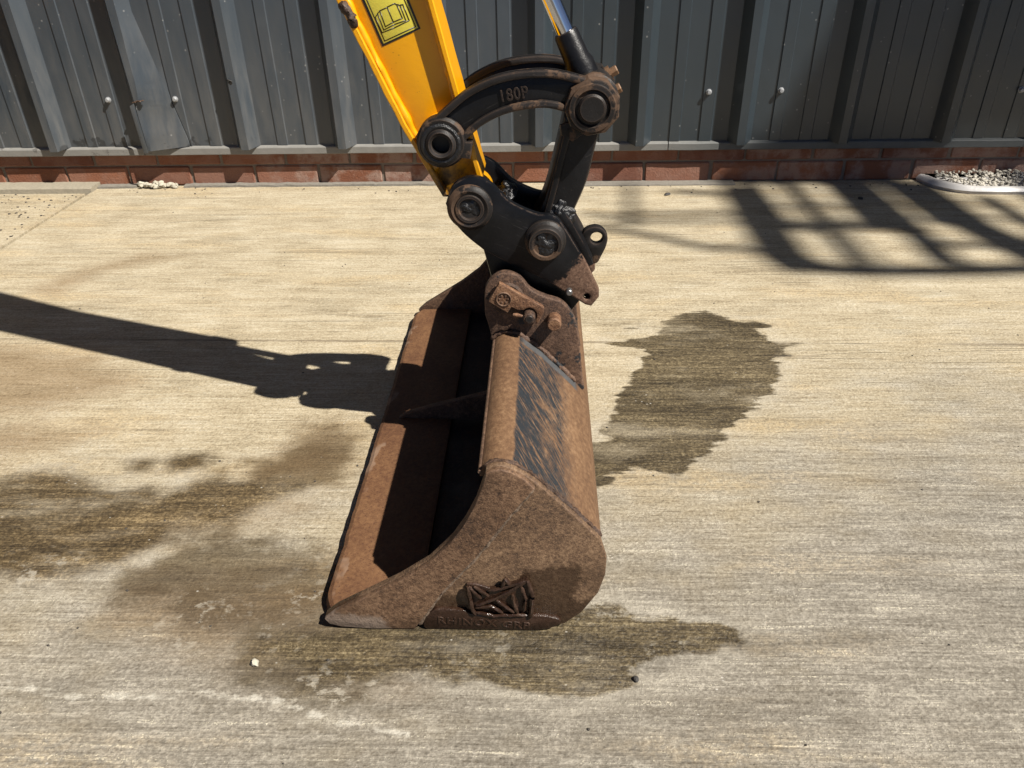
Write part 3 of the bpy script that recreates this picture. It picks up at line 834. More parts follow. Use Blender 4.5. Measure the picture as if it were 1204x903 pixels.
# ------------------------------------------------------------------ metal cladding
PY = 2.6211
PITCH_R = 0.3297
S0 = -1.5575
clad = thing('metal_cladding', 'dark grey ribbed metal wall cladding above the brick plinth', 'wall cladding', (0, PY, 0.143))
def clad_profile(x0):
    st = 0.0034
    return [(x0, 0), (x0 + 0.002, -st), (x0 + 0.034, -st), (x0 + 0.037, 0), (x0 + 0.0974, 0), (x0 + 0.0994, -st),
            (x0 + 0.137, -st), (x0 + 0.140, 0), (x0 + PITCH_R - 0.137, 0), (x0 + PITCH_R - 0.113, -0.041), (x0 + PITCH_R - 0.087, -0.041), (x0 + PITCH_R - 0.058, 0)]
ZT = 2.4
def sheet(name, n0, n1, parent, dy=0.0, dent=False):
    prof = []
    for k in range(n0, n1):
        prof += [(x, y, k, j) for j, (x, y) in enumerate(clad_profile(S0 + k * PITCH_R))]
    x = S0 + n1 * PITCH_R
    prof.append((x, 0, n1, 0))
    zs = [0.143, 0.17, 0.2, 0.235, 0.27, 0.29, 0.32, 0.36, 0.4, 0.45, 0.5, 0.56, 0.62, 0.75, 0.95, 1.4, ZT]
    bm = bmesh.new()
    rows = []
    for z in zs:
        row = []
        for (px, py, k, j) in prof:
            X, Yv, Zv = px, PY + py + dy, z
            if j in (9, 10) and z == zs[0]:
                Zv -= 0.006
            if dent:
                # rib between sheets 0 and 1 is knocked flat towards the near screw
                if k == 0 and j in (8, 9, 10, 11):
                    t = min(1, max(0, (0.56 - z) / 0.40))
                    if j == 11:
                        X += 0.085 * t
                        Yv -= 0.006 * t
                    if j == 10:
                        X += 0.006 * math.sin(z * 40) * t - 0.004 * t
                        Yv += 0.004 * t + 0.006 * t * math.sin(z * 33)
                    if j == 9:
                        X += 0.010 * t
                if k == 1 and j in (0, 1, 2):
                    t = min(1, max(0, (0.30 - z) / 0.15))
                    X = max(X, S0 + PITCH_R - 0.058 + 0.085 * min(1, max(0, (0.56 - z) / 0.40)) + 0.002 * (j + 1)) if t > 0 else X
            row.append(bm.verts.new((X, Yv, Zv)))
        rows.append(row + [bm.verts.new(v.co + Vector((0, 0.0016, 0))) for v in reversed(row)])
    for a, b in zip(rows, rows[1:]):
        for i in range(len(a)):
            j = (i + 1) % len(a)
            bm.faces.new((a[i], a[j], b[j], b[i]))
    bm.faces.new(rows[0])
    bm.faces.new(rows[-1][::-1])
    return bm_obj(name, bm, 'clad', parent, 20)
sheet('cladding_sheet', -9, -1, clad)
sheet('cladding_sheet', -1, 2, clad, -0.0006, True)
sheet('cladding_sheet', 2, 5, clad)
sheet('cladding_sheet', 5, 15, clad, -0.0007)
# folded drip flashing below the sheets, in lengths
for (xa, xb) in ((-5.0, -1.36), (-1.36, 0.42), (0.42, 3.4)):
    bm = bmesh.new()
    prof = [(PY + 0.012, 0.150), (PY + 0.002, 0.1435), (PY - 0.0115, 0.139), (PY - 0.0135, 0.136), (PY - 0.0135, 0.1165), (PY - 0.0115, 0.1145), (WY + 0.004, 0.1185), (WY + 0.004, 0.150)]
    N = 40
    rows = []
    for i in range(N + 1):
        x = xa + 0.0015 + (xb - xa - 0.003) * i / N
        w = 0.0014 * mnoise.noise((x * 9, 0, 3))
        rows.append([bm.verts.new((x, y + (w if y < PY else 0), z + (w if y < PY else 0))) for y, z in prof])
    for a, b in zip(rows, rows[1:]):
        for i in range(len(prof)):
            j = (i + 1) % len(prof)
            bm.faces.new((a[i], a[j], b[j], b[i]))
    bm.faces.new(rows[0])
    bm.faces.new(rows[-1][::-1])
    bm_obj('drip_flashing', bm, 'drip', clad, 30)
SCREWS = [(-1.438, 0.297), (-1.212, 0.297), (0.536, 0.298), (0.765, 0.300), (1.518, 0.293), (-2.1, 0.297), (1.9, 0.295)]
def screw(x, z):
    o = lathe('screw', [(0, -0.0135), (0.0055, -0.013), (0.0075, -0.010), (0.0078, -0.0045), (0.0095, -0.004), (0.0098, -0.0022), (0.004, -0.001), (0.004, 0.004), (0, 0.004)], (x, PY - 0.003, z), (0, 1, 0), 'screw', clad, 14)
for q in SCREWS:
    screw(*q)
# torn flap at the foot of the knocked rib, and a loose screw hole higher up
fx = S0 + PITCH_R - 0.116
plate('torn_flap', [(fx - 0.004, 0.286), (fx + 0.012, 0.294), (fx + 0.017, 0.134), (fx + 0.002, 0.132)], PY - 0.052, PY - 0.0505, 'clad', clad, 0.0003)
bm = bmesh.new()
rng = random.Random(3)
for i in range(5):
    lump_bm(bm, (fx + 0.006 + i * 0.009, PY - 0.043 - 0.001 * i, 0.296 + i * 0.0016 + rng.uniform(-.002, .002)), 0.0055, rng, 1, 0.5)
bm_obj('torn_edge', bm, 'rust_dark', clad, 40)
hx = S0 + 2 * PITCH_R - 0.104
disc('screw_hole', (hx, 0.352), 0.006, PY - 0.0425, PY - 0.039, 'hole', clad, 0.001, 16)
tube('hole_burr', [(hx - 0.011, PY - 0.042, 0.359), (hx - 0.003, PY - 0.045, 0.362), (hx + 0.007, PY - 0.042, 0.356)], 0.0022, 'hole', clad, 6)

# ------------------------------------------------------------------ strips and lumps at the foot of the wall
def strip(name, xa, xb, yb, h, mat, amp, seed, label, cat):
    bm = bmesh.new()
    N = max(12, int((xb - xa) / 0.012))
    rows = []
    for i in range(N + 1):
        x = xa + (xb - xa) * i / N
        n1 = mnoise.noise((x * 22, seed, 0))
        n2 = mnoise.noise((x * 60, seed, 5))
        hh = h * (1 + amp * (0.6 * n1 + 0.5 * n2))
        yy = yb + 0.01 * amp * n1 + 0.004 * amp * n2
        rows.append([bm.verts.new(p) for p in ((x, WY + 0.004, -0.01), (x, WY + 0.004, hh * 1.02), (x, yy + 0.012, hh), (x, yy + 0.003, hh * 0.75), (x, yy, -0.01))])
    for a, b in zip(rows, rows[1:]):
        for i in range(5):
            j = (i + 1) % 5
            bm.faces.new((a[i], a[j], b[j], b[i]))
    bm.faces.new(rows[0])
    bm.faces.new(rows[-1][::-1])
    return tag(bm_obj(name, bm, mat, None, 40), label, cat)
strip('concrete_edging', -5.0, JX + 0.012, 2.565, 0.017, 'edging', 0.15, 1.0, 'concrete edging strip along the brick plinth beyond the slab joint', 'edging')
strip('mortar_fillet', JX + 0.014, -1.425, 2.608, 0.009, 'mortar_strip', 0.4, 2.0, 'short mortar fillet at the foot of the bricks beside the slab joint', 'mortar')
strip('mortar_fillet', -1.255, -0.25, 2.612, 0.009, 'mortar_strip', 0.5, 5.0, 'long rough mortar fillet along the bricks between the pale lump and the arm', 'mortar')
strip('mortar_fillet', 0.02, 0.655, 2.59, 0.005, 'mortar_strip', 0.2, 8.0, 'thin flat mortar strip at the foot of the bricks behind the hitch', 'mortar')
bm = bmesh.new()
rng = random.Random(11)
for i in range(46):
    x = rng.uniform(-1.415, -1.275)
    lump_bm(bm, (x, rng.uniform(2.605, 2.628), rng.uniform(0.004, 0.017) * (1 - 4 * abs(x + 1.345))), rng.uniform(0.007, 0.013), rng, 1, 0.8)
tag(bm_obj('mortar_lump', bm, 'foam', None, 50), 'crumbly pale mortar lump against the plinth below the damaged rib', 'mortar lump')

tray_pl = [(1.272, 2.63), (1.285, 2.575), (1.31, 2.53), (1.385, 2.482), (1.55, 2.472), (2.3, 2.468), (2.3, 2.63)]
bm = bmesh.new()
def inset(p, k):
    cx, cy = 1.8, 2.60
    out = []
    for x, y in p:
        d = Vector((cx - x, (cy - y)))
        out.append((x + (k if x < 1.4 else 0) * (1 if x < 1.35 else 0.3), min(2.63, y + (k if y < 2.6 else 0))))
    return out
levels = [(0.0, -0.002), (-0.004, 0.010), (0.002, 0.019), (0.010, 0.0225), (0.022, 0.021), (0.03, 0.010)]
rows = [[bm.verts.new((x, y, z)) for x, y in inset(spline(tray_pl[:-2], 5, False) + tray_pl[-2:], k)] for k, z in levels]
for a, b in zip(rows, rows[1:]):
    for i in range(len(a)):
        j = (i + 1) % len(a)
        bm.faces.new((a[i], a[j], b[j], b[i]))
bm.faces.new(rows[-1])
bm.faces.new(rows[0][::-1])
tag(bm_obj('plastic_tray', bm, 'white_plastic', None, 50), 'low white plastic tray lying against the brick plinth', 'tray')
bm = bmesh.new()
rng = random.Random(5)
for i in range(1100):
    x = rng.uniform(1.315, 2.25)
    t = rng.random()
    y = 2.51 + t * 0.115
    if y < 2.60 - (x - 1.30) * 0.9:
        continue
    lump_bm(bm, (x, y, 0.012 + 0.020 * t ** 0.8 + rng.uniform(-0.003, 0.004)), rng.uniform(0.003, 0.0075), rng, 1, 0.8)
o = tag(bm_obj('rubble', bm, 'rubble', None, 50), 'pale stone rubble heaped in the white tray', 'rubble')
o['kind'] = 'stuff'

# loose stones and crumbs
rng = random.Random(21)
def stone(name, x, y, r, mat, label, sq=0.6):
    bm = bmesh.new()
    lump_bm(bm, (x, y, r * sq * 0.7), r, rng, 2, sq)
    return tag(bm_obj(name, bm, mat, None, 60), label, 'stone')
stone('pebble', -0.367, 0.636, 0.0062, 'foam', 'small pale stone chip beside the damp patch off the bucket tip')
stone('pebble', 0.118, 0.621, 0.0048, 'stone_dark', 'small dark stone at the tip of the wet patch')
stone('pebble', 0.414, 2.497, 0.011, 'stone_dark', 'dark crumb near the plinth behind the hitch', 0.35)
stone('pebble', 1.02, 2.44, 0.009, 'stone_dark', 'dark crumb in the barred shadow near the white tray', 0.4)
stone('pebble', 1.36, 1.95, 0.012, 'stone_dark', 'dark crumb lying in the long shadow edge of the added shade bars', 0.35)
bm = bmesh.new()
for i in range(360):
    if i < 150:
        x, y = rng.uniform(-2.1, JX - 0.02), rng.uniform(2.1, 2.56)
        z, r = -0.002, rng.uniform(0.0015, 0.005)
    elif i < 215:
        x, y = rng.uniform(-1.5, 1.6), 2.61 - abs(rng.gauss(0, 0.05))
        z, r = 0.001, rng.uniform(0.0018, 0.0045)
    else:
        x, y = rng.uniform(-1.2, 1.4), rng.uniform(0.45, 2.55)
        z, r = 0.0008, rng.uniform(0.0010, 0.0024)
    lump_bm(bm, (x, y, z), r, rng, 1, 0.55)
o = tag(bm_obj('grit', bm, 'crumb', None, 60), 'dark grit and crumbs scattered over the concrete', 'grit')
o['kind'] = 'stuff'

# ------------------------------------------------------------------ bucket
YN, YF = 0.700, 1.620
YM = 1.115
bucket = thing('excavator_bucket', 'rusty grading bucket lying on the wet concrete under the black hitch', 'bucket', (-0.09, 1.16, 0))
# outer skin profile from blade round the heel to the top lip
outer = [(-0.205, 0.004), (-0.12, 0.003), (-0.04, 0.003), (0.008, 0.004), (0.030, 0.012), (0.052, 0.034), (0.069, 0.066), (0.0765, 0.1), (0.077, 0.128),
         (0.069, 0.157), (0.046, 0.187), (0.030, 0.204), (0.0285, 0.2055), (0.0, 0.236), (-0.0305, 0.262), (-0.032, 0.2625), (-0.042, 0.2665), (-0.050, 0.2675), (-0.058, 0.2665), (-0.066, 0.263), (-0.0715, 0.257), (-0.073, 0.250)]
def offset_in(pl, t):
    out = []
    for i, p in enumerate(pl):
        a = Vector(pl[max(i - 1, 0)])
        b = Vector(pl[min(i + 1, len(pl) - 1)])
        d = (b - a).normalized()
        out.append((p[0] - d.y * t, p[1] + d.x * t))
    return out
inner = offset_in(outer, 0.008)
loop = outer + inner[::-1]
bm = bmesh.new()
ys = np.linspace(YN + 0.011, YF - 0.011, 24)
rows = [[bm.verts.new((x, y, z)) for x, z in loop] for y in ys]
for a, b in zip(rows, rows[1:]):
    for i in range(len(loop)):
        j = (i + 1) % len(loop)
        bm.faces.new((a[i], a[j], b[j], b[i]))
bm.faces.new(rows[0])
bm.faces.new(rows[-1][::-1])
NO = len(outer)
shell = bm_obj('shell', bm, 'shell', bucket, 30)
shell.data.materials.append(M['rust_inside_shade'])
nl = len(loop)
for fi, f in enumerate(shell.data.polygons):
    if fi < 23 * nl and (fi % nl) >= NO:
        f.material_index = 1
# cutting edge: bevelled bar along the mouth
bm = bmesh.new()
bp = [(-0.298, 0.0075), (-0.294, 0.0195), (-0.288, 0.0225), (-0.17, 0.0235), (-0.165, 0.0215), (-0.165, 0.0125), (-0.20, 0.0085), (-0.294, 0.0055)]
rows = []
for y in np.linspace(YN + 0.0085, YF - 0.0085, 90):
    w = 0.0016 * mnoise.noise((y * 14, 0, 0)) + 0.0014 * mnoise.noise((y * 45, 3, 0))
    e = min(y - YN, YF - y)
    w += 0.02 * max(0, 1 - e / 0.045) ** 2
    rows.append([bm.verts.new((x + (w if x < -0.28 else 0), y, z)) for x, z in bp])
for a, b in zip(rows, rows[1:]):
    for i in range(len(bp)):
        j = (i + 1) % len(bp)
        bm.faces.new((a[i], a[j], b[j], b[i]))
bm.faces.new(rows[0])
bm.faces.new(rows[-1][::-1])
bm_obj('cutting_edge', bm, 'blade', bucket, 25)
side = ([(-0.288, 0.020), (-0.283, 0.010), (-0.266, 0.004), (-0.226, 0.001), (-0.156, 0.002), (-0.07, 0.001), (0.010, 0.001), (0.032, 0.010), (0.053, 0.031), (0.0735, 0.068), (0.081, 0.1), (0.0815, 0.128), (0.073, 0.159),
         (0.046, 0.191), (0.020, 0.2205), (-0.007, 0.2495), (-0.020, 0.2605), (-0.034, 0.2695), (-0.046, 0.2735), (-0.056, 0.273), (-0.064, 0.268), (-0.067, 0.255), (-0.078, 0.221), (-0.092, 0.191), (-0.110, 0.161), (-0.141, 0.124), (-0.182, 0.092), (-0.229, 0.062), (-0.270, 0.036)])
cutter = [(-0.288, 0.019), (-0.283, 0.010), (-0.266, 0.0045), (-0.226, 0.0015), (-0.168, 0.003), (-0.150, 0.033), (-0.128, 0.071), (-0.081, 0.134), (-0.037, 0.203), (-0.008, 0.2445),
          (-0.020, 0.2595), (-0.034, 0.2685), (-0.046, 0.2725), (-0.056, 0.272), (-0.064, 0.267), (-0.067, 0.254), (-0.0785, 0.22), (-0.0925, 0.19), (-0.1105, 0.16), (-0.1415, 0.123), (-0.1825, 0.091), (-0.2295, 0.061), (-0.2705, 0.035)]
for y0, y1, s in ((YN, YN + 0.0105, -1), (YF - 0.0105, YF, 1)):
    sp = plate('side_plate', side, y0, y1, 'rust_side' if s < 0 else 'rust', bucket, 0.002)
    c0, c1 = (y0 - 0.007, y0 + 0.002) if s < 0 else (y1 - 0.002, y1 + 0.007)
    plate('side_cutter', cutter, c0, c1, 'rust_cutter' if s < 0 else 'rust_dark', bucket, 0.0022)
    yw = y0 - 0.0035 if s < 0 else y1 + 0.0035
    cr = [(-0.163, 0.008), (-0.150, 0.033), (-0.128, 0.071), (-0.081, 0.134), (-0.037, 0.203), (-0.010, 0.243)]
    tube('weld_bead', resample([(x + 0.001, yw, z) for x, z in spline(cr, 5, False)], 0.003), 0.0026, 'rust_highlight', bucket, 6, 0.6, 160)
# weld along the top seam of the near side
tp = [(0.074, 0.157), (0.047, 0.189), (0.021, 0.2185), (-0.007, 0.2475), (-0.020, 0.2595), (-0.034, 0.2685), (-0.046, 0.272), (-0.056, 0.2715), (-0.066, 0.265)]
for yy in (YN + 0.0115, YF - 0.0115):
    tube('weld_bead', resample([(x, yy, z - 0.001) for x, z in spline(tp, 4, False)], 0.003), 0.004, 'rust_dark', bucket, 6, 0.5, 240)
# hemmed bar under the top lip, seam weld on the back
tube('lip_bar', [(-0.0725, YN + 0.0105, 0.2555), (-0.0725, YF - 0.012, 0.2555)], 0.0042, 'rust', bucket, 10)
# stiffener inside the mouth
for yg in (1.165,):
    plate('gusset', spline([(-0.262, 0.0235), (-0.245, 0.034), (-0.19, 0.052), (-0.12, 0.072), (-0.04, 0.095), (0.055, 0.12)], 5, False) + [(0.06, 0.06), (0.02, 0.016), (-0.16, 0.021)], yg - 0.006, yg + 0.006, 'rust', bucket, 0.002)
# hanger ears
ear = spline([(-0.0855, 0.324), (-0.081, 0.347), (-0.060, 0.364), (-0.034, 0.359), (-0.017, 0.338), (0.006, 0.3255), (0.029, 0.317), (0.046, 0.297), (0.0545, 0.272), (0.060, 0.23), (0.064, 0.19), (0.068, 0.165)], 5, False) + \
    [(0.060, 0.150), (0.02, 0.18), (-0.02, 0.225), (-0.06, 0.245)] + spline([(-0.0765, 0.252), (-0.080, 0.274), (-0.0855, 0.296)], 4, False)
Y_EARS = ((1.038, 1.054), (1.178, 1.194))
for y0, y1 in Y_EARS:
    e = plate('hanger_ear', ear, y0, y1, 'rust_painted', bucket, 0.003)
    # ear boss ring
    disc('boss', (-0.052, 0.324), 0.026, y0 - 0.004 if y0 < 1.1 else y1 - 0.003, y0 + 0.003 if y0 < 1.1 else y1 + 0.004, 'rust_dark', e, 0.003)
    seam = [(-0.076, 0.256), (-0.066, 0.2665), (-0.05, 0.2695), (-0.033, 0.265), (0.0, 0.239), (0.028, 0.209), (0.046, 0.190), (0.052, 0.181)]
    yy = y0 - 0.003 if y0 < 1.1 else y1 + 0.003
    tube('weld_bead', resample([(x, yy, z) for x, z in spline(seam, 5, False)], 0.003), 0.0036, 'rust_painted', e, 7, 0.7, 200)
tube('hanger_pin', [(-0.052, 1.03, 0.324), (-0.052, 1.20, 0.324)], 0.0175, 'black_pin', bucket, 20)
tube('hanger_pin', [(0.020, 1.03, 0.288), (0.020, 1.20, 0.288)], 0.0135, 'black_pin', bucket, 20)
# retaining bar over the first pin with a bolt, round stamped badge, and the end of the second pin
bar = plate('retaining_bar', [(-0.0617, 0.3556), (0.0, 0.3180), (0.0035, 0.3140), (0.0033, 0.3069), (-0.0071, 0.2857)] + [(-0.0185 + 0.0115 * math.cos(a), 0.3028 + 0.0125 * math.sin(a)) for a in np.linspace(-0.6, 2.3, 9)] + [(-0.0345, 0.3112), (-0.0448, 0.3165), (-0.0507, 0.307), (-0.0786, 0.326)], 1.0235, 1.033, 'rust_bright', bucket, 0.0015)
bc = (-0.0559, 0.330)
bmz = bmesh.new()
lathe_bm(bmz, [(0.0095, 0.0), (0.0095, -0.0015), (0.0105, -0.0022), (0.0115, -0.0015), (0.0115, 0.0)], (bc[0], 1.0235, bc[1]), (0, 1, 0), 24)
for a in range(6):
    t = a * math.pi / 3
    lathe_bm(bmz, [(0.0, -0.0015), (0.0014, -0.0012), (0.0018, 0.0)], (bc[0] + 0.0062 * math.cos(t), 1.0235, bc[1] + 0.0062 * math.sin(t)), (0, 1, 0), 8)
bm_obj('badge', bmz, 'rust', bar)
bb = (-0.0185, 0.3024)
def hexbolt(name, c, r, y0, y1, mat, parent, seg=6, ph=0.3):
    return plate(name, circ(c[0], c[1], r, seg, ph), y0, y1, mat, parent, 0.0012, 25)
disc('bolt', bb, 0.0092, 1.012, 1.035, 'rust_dark', bucket, 0.002, 20)
disc('bolt', (bb[0] + 0.0003, bb[1]), 0.0062, 1.0105, 1.016, 'black_pin', bucket, 0.001, 16)
tube('grease_nipple', [(bb[0] - 0.024, 1.020, bb[1] + 0.004), (bb[0] - 0.018, 1.020, bb[1] + 0.003), (bb[0] - 0.010, 1.020, bb[1] + 0.001)], 0.0034, 'rust_bright', bucket, 8)
disc('pin_head', (0.0185, 0.2905), 0.0108, 1.016, 1.040, 'rust_bright', bucket, 0.002, 24)
# weld-on heel pad with raised lettering and the emblem
heel = [(-0.154, 0.0223), (-0.1424, 0.037), (-0.1337, 0.0400), (-0.102, 0.0385), (-0.0858, 0.031), (-0.0137, 0.031), (0.0181, 0.0265), (0.0256, 0.0185), (0.0166, 0.0084), (-0.0071, 0.002), (-0.0531, 0.0015), (-0.1302, 0.002), (-0.155, 0.0025)]
pad = plate('heel_pad', spline(heel, 4), YN - 0.006, YN + 0.002, 'rust_wet', bucket, 0.0025)
def text_mesh(txt, size, ext):
    cu = bpy.data.curves.new('t', 'FONT')
    cu.body = txt
    cu.size = size
    cu.extrude = ext
    cu.bevel_depth = ext * 0.35
    cu.bevel_resolution = 1
    cu.space_character = 1.12
    ob = bpy.data.objects.new('t', cu)
    COL.objects.link(ob)
    dg = bpy.context.evaluated_depsgraph_get()
    me = bpy.data.meshes.new_from_object(ob.evaluated_get(dg))
    bpy.data.objects.remove(ob)
    return me
def text_on_side(name, txt, size, ext, x, z, y, ang, mat, parent, width=None):
    me = text_mesh(txt, size, ext)
    if width:
        xs = [v.co.x for v in me.vertices]
        me.transform(Matrix.Diagonal((width / (max(xs) - min(xs)), 1, 1, 1)))
    me.transform(Matrix.Translation((x, y, z)) @ Matrix.Rotation(ang, 4, 'Y') @ Matrix.Rotation(math.pi / 2, 4, 'X'))
    return finish(name, me, mat, parent, 30)
text_on_side('lettering', 'RHINOX GRP', 0.0172, 0.0008, -0.138, 0.0150, YN - 0.0060, RAD(4.2), 'rust_wet', pad, 0.122)
EM = [[(-0.0942, 0.0839), (-0.0904, 0.0429), (-0.0858, 0.0321)], [(-0.0934, 0.0839), (-0.0779, 0.0621)], [(-0.086, 0.084), (-0.0678, 0.067)], [(-0.0842, 0.049), (-0.058, 0.0624), (-0.0363, 0.0791), (-0.0182, 0.0954)], [(-0.0581, 0.0601), (-0.0452, 0.0461), (-0.0354, 0.0367)], [(-0.0853, 0.0442), (-0.0651, 0.0481), (-0.0504, 0.0364)], [(-0.0857, 0.0358), (-0.0623, 0.0302), (-0.0187, 0.0322)], [(-0.0364, 0.0698), (-0.0351, 0.0511), (-0.0304, 0.0368)], [(-0.0248, 0.0839), (-0.0201, 0.0631), (-0.022, 0.0394)], [(-0.0182, 0.0965), (-0.011, 0.0679), (-0.0146, 0.0274)], [(-0.0509, 0.0823), (-0.0457, 0.0972), (-0.0394, 0.0859)], [(-0.0675, 0.0762), (-0.0476, 0.0823), (-0.0182, 0.0954)]]
emb = plate('emblem', [(-0.0955, 0.0845), (-0.084, 0.0852), (-0.066, 0.0775), (-0.0485, 0.0835), (-0.045, 0.096), (-0.039, 0.087), (-0.018, 0.0965), (-0.0105, 0.068), (-0.0145, 0.0275), (-0.086, 0.0300), (-0.092, 0.043)], YN - 0.0035, YN + 0.001, 'rust_wet', bucket, 0.001)
for i, pl in enumerate(EM):
    tube('ridge', resample([(x, YN - 0.0062, z) for x, z in pl], 0.004), 0.0026 if i not in (0, 9) else 0.0034, 'rust_wet', emb, 6, 0.35, 200)

# ------------------------------------------------------------------ excavator arm, links and hitch
exc = thing('excavator', 'yellow mini excavator arm with black links and quick hitch over the bucket', 'excavator', (-2.35, YM, 0))
ANG = math.atan2(-0.431, 1)
def left_x(z):
    if z < 0.56:
        return -0.192 + 0.52 * (0.56 - z)
    return -0.147 - 0.431 * (z - 0.455)
def right_x(z):
    return -0.083 - 0.235 * (z - 0.486)
YA, YB = 1.080, 1.156          # flange width
ZB, ZTOP = 0.452, 1.72
arm = plate('dipper_arm', [(left_x(0.475) + 0.006, 0.475), (-0.130, ZB + 0.006), (right_x(ZB) - 0.006, ZB), (right_x(ZTOP) - 0.004, ZTOP), (left_x(ZTOP) + 0.004, ZTOP)], YA + 0.014, YA + 0.022, 'yellow', exc, 0.001)
plate('dipper_web', [(left_x(0.475) + 0.006, 0.475), (-0.130, ZB + 0.006), (right_x(ZB) - 0.006, ZB), (right_x(ZTOP) - 0.004, ZTOP), (left_x(ZTOP) + 0.004, ZTOP)], YB - 0.022, YB - 0.014, 'yellow', arm, 0.001)
def flange(name, fx, t, z0, z1, y0, y1, side):
    bm = bmesh.new()
    rows = []
    for z in np.linspace(z0, z1, 150):
        w = 0.0013 * mnoise.noise((z * 42, side, 0)) + 0.0008 * mnoise.noise((z * 120, side, 4)) if side < 0 else 0.0004 * mnoise.noise((z * 30, side, 0))
        x = fx(z)
        if side < 0:
            x0_, x1_ = x + w, x + t
        else:
            x0_, x1_ = x - t, x + w
        b = 0.0015
        rows.append([bm.verts.new(p) for p in ((x0_, y0 + b, z), (x0_ + b, y0, z), (x1_ - b, y0, z), (x1_, y0 + b, z), (x1_, y1 - b, z), (x1_ - b, y1, z), (x0_ + b, y1, z), (x0_, y1 - b, z))])
    for a, b in zip(rows, rows[1:]):
        for i in range(8):
            j = (i + 1) % 8
            bm.faces.new((a[i], a[j], b[j], b[i]))
    bm.faces.new(rows[0])
    bm.faces.new(rows[-1][::-1])
    return bm_obj(name, bm, 'yellow', arm, 40)
flange('flange', left_x, 0.0085, 0.466, ZTOP, YA, YB, -1)
flange('flange', right_x, 0.008, 0.492, ZTOP, YA, YB, 1)
tube('weld_bead', resample([(left_x(z) + 0.0105, YA + 0.010, z) for z in np.linspace(0.50, ZTOP - 0.01, 60)], 0.004), 0.0055, 'yellow', arm, 7, 0.38, 60)
tube('weld_bead', resample([(right_x(z) - 0.0095, YA + 0.0115, z) for z in np.linspace(0.56, ZTOP - 0.01, 60)], 0.004), 0.0035, 'yellow', arm, 6, 0.3, 90)
# dark scorched weld gap on the outer flange edge
tube('weld_scar', resample([(left_x(0.72) + 0.004, YA + 0.001, 0.720), (left_x(0.70) + 0.009, YA - 0.001, 0.703), (left_x(0.69) + 0.004, YA + 0.001, 0.690)], 0.003), 0.0065, 'rust_dark', arm, 7, 0.5, 150)
disc('arm_boss', (-0.137, 0.548), 0.033, 1.0745, 1.1575, 'yellow', arm, 0.003)
disc('arm_boss', (-0.102, 0.458), 0.028, 1.0755, 1.1565, 'yellow', arm, 0.003)
# safety decal
DK = [[(-0.2325, 0.7225), (-0.2117, 0.6652), (-0.1589, 0.6863), (-0.1734, 0.7216)], [(-0.2281, 0.7225), (-0.2096, 0.6706), (-0.1638, 0.689), (-0.1764, 0.7217)], [(-0.2273, 0.7172), (-0.2142, 0.7222)], [(-0.2099, 0.7084), (-0.2, 0.7122)], [(-0.2099, 0.7084), (-0.2046, 0.6896)], [(-0.2046, 0.6896), (-0.1937, 0.6948)], [(-0.1999, 0.7126), (-0.1937, 0.6948)], [(-0.1999, 0.7126), (-0.19, 0.7166), (-0.1872, 0.7153)], [(-0.1872, 0.7153), (-0.1814, 0.6993)], [(-0.1814, 0.6993), (-0.1937, 0.6948)], [(-0.2132, 0.7051), (-0.2099, 0.7084)], [(-0.2132, 0.7051), (-0.2072, 0.6856)], [(-0.2167, 0.7005), (-0.2132, 0.7051)], [(-0.2167, 0.7005), (-0.2098, 0.6823)], [(-0.2098, 0.6823), (-0.1928, 0.6881), (-0.1728, 0.6965)], [(-0.2072, 0.6856), (-0.1924, 0.6921), (-0.1772, 0.6966)], [(-0.1872, 0.7153), (-0.1829, 0.7146), (-0.1772, 0.6966)], [(-0.1829, 0.7146), (-0.1792, 0.7152), (-0.1728, 0.6965)]]
yd = YA + 0.014
upv = Vector((-0.0208, 0.0573))
def quad_up(pts, k):
    a, b = Vector(pts[1]), Vector(pts[2])
    return [tuple(a), tuple(b), tuple(b + upv * k), tuple(a + upv * k)]
dec = plate('decal', quad_up(DK[0], 1.75), yd - 0.0007, yd + 0.0003, 'decal_black', arm, 0.0001)
i0 = [DK[1][0], (-0.2093, 0.6690), (-0.1622, 0.6875), DK[1][3]]
plate('decal_field', quad_up(i0, 1.66), yd - 0.0011, yd - 0.0004, 'decal_yellow', dec, 0.0001)
def line_bars(segs, w, y):
    bm = bmesh.new()
    for pl in segs:
        for a, b in zip(pl, pl[1:]):
            a, b = Vector(a), Vector(b)
            d = (b - a)
            if d.length < 1e-5:
                continue
            d.normalize()
            nn = Vector((-d.y, d.x)) * w / 2
            a, b = a - d * w * 0.4, b + d * w * 0.4
            v = [bm.verts.new((p.x, yy, p.y)) for yy in (y, y + 0.0004) for p in (a + nn, b + nn, b - nn, a - nn)]
            for f in ((0, 1, 2, 3), (7, 6, 5, 4), (0, 4, 5, 1), (1, 5, 6, 2), (2, 6, 7, 3), (3, 7, 4, 0)):
                bm.faces.new([v[i] for i in f])
    return bm
q = quad_up([0, (-0.2075, 0.6722), (-0.1652, 0.6890), 0], 1.5)
segs = DK[3:] + [[q[0], q[1], q[2], q[3], q[0]]]
lift = Vector((-0.0208, 0.0573)).normalized() * 0.003
a, b = Vector(q[0]).lerp(Vector(q[3]), 0.62), Vector(q[1]).lerp(Vector(q[2]), 0.62)
segs.append([tuple(a), tuple(b)])
bm_obj('decal_print', line_bars(segs, 0.0011, yd - 0.0015), 'decal_black', dec, None)

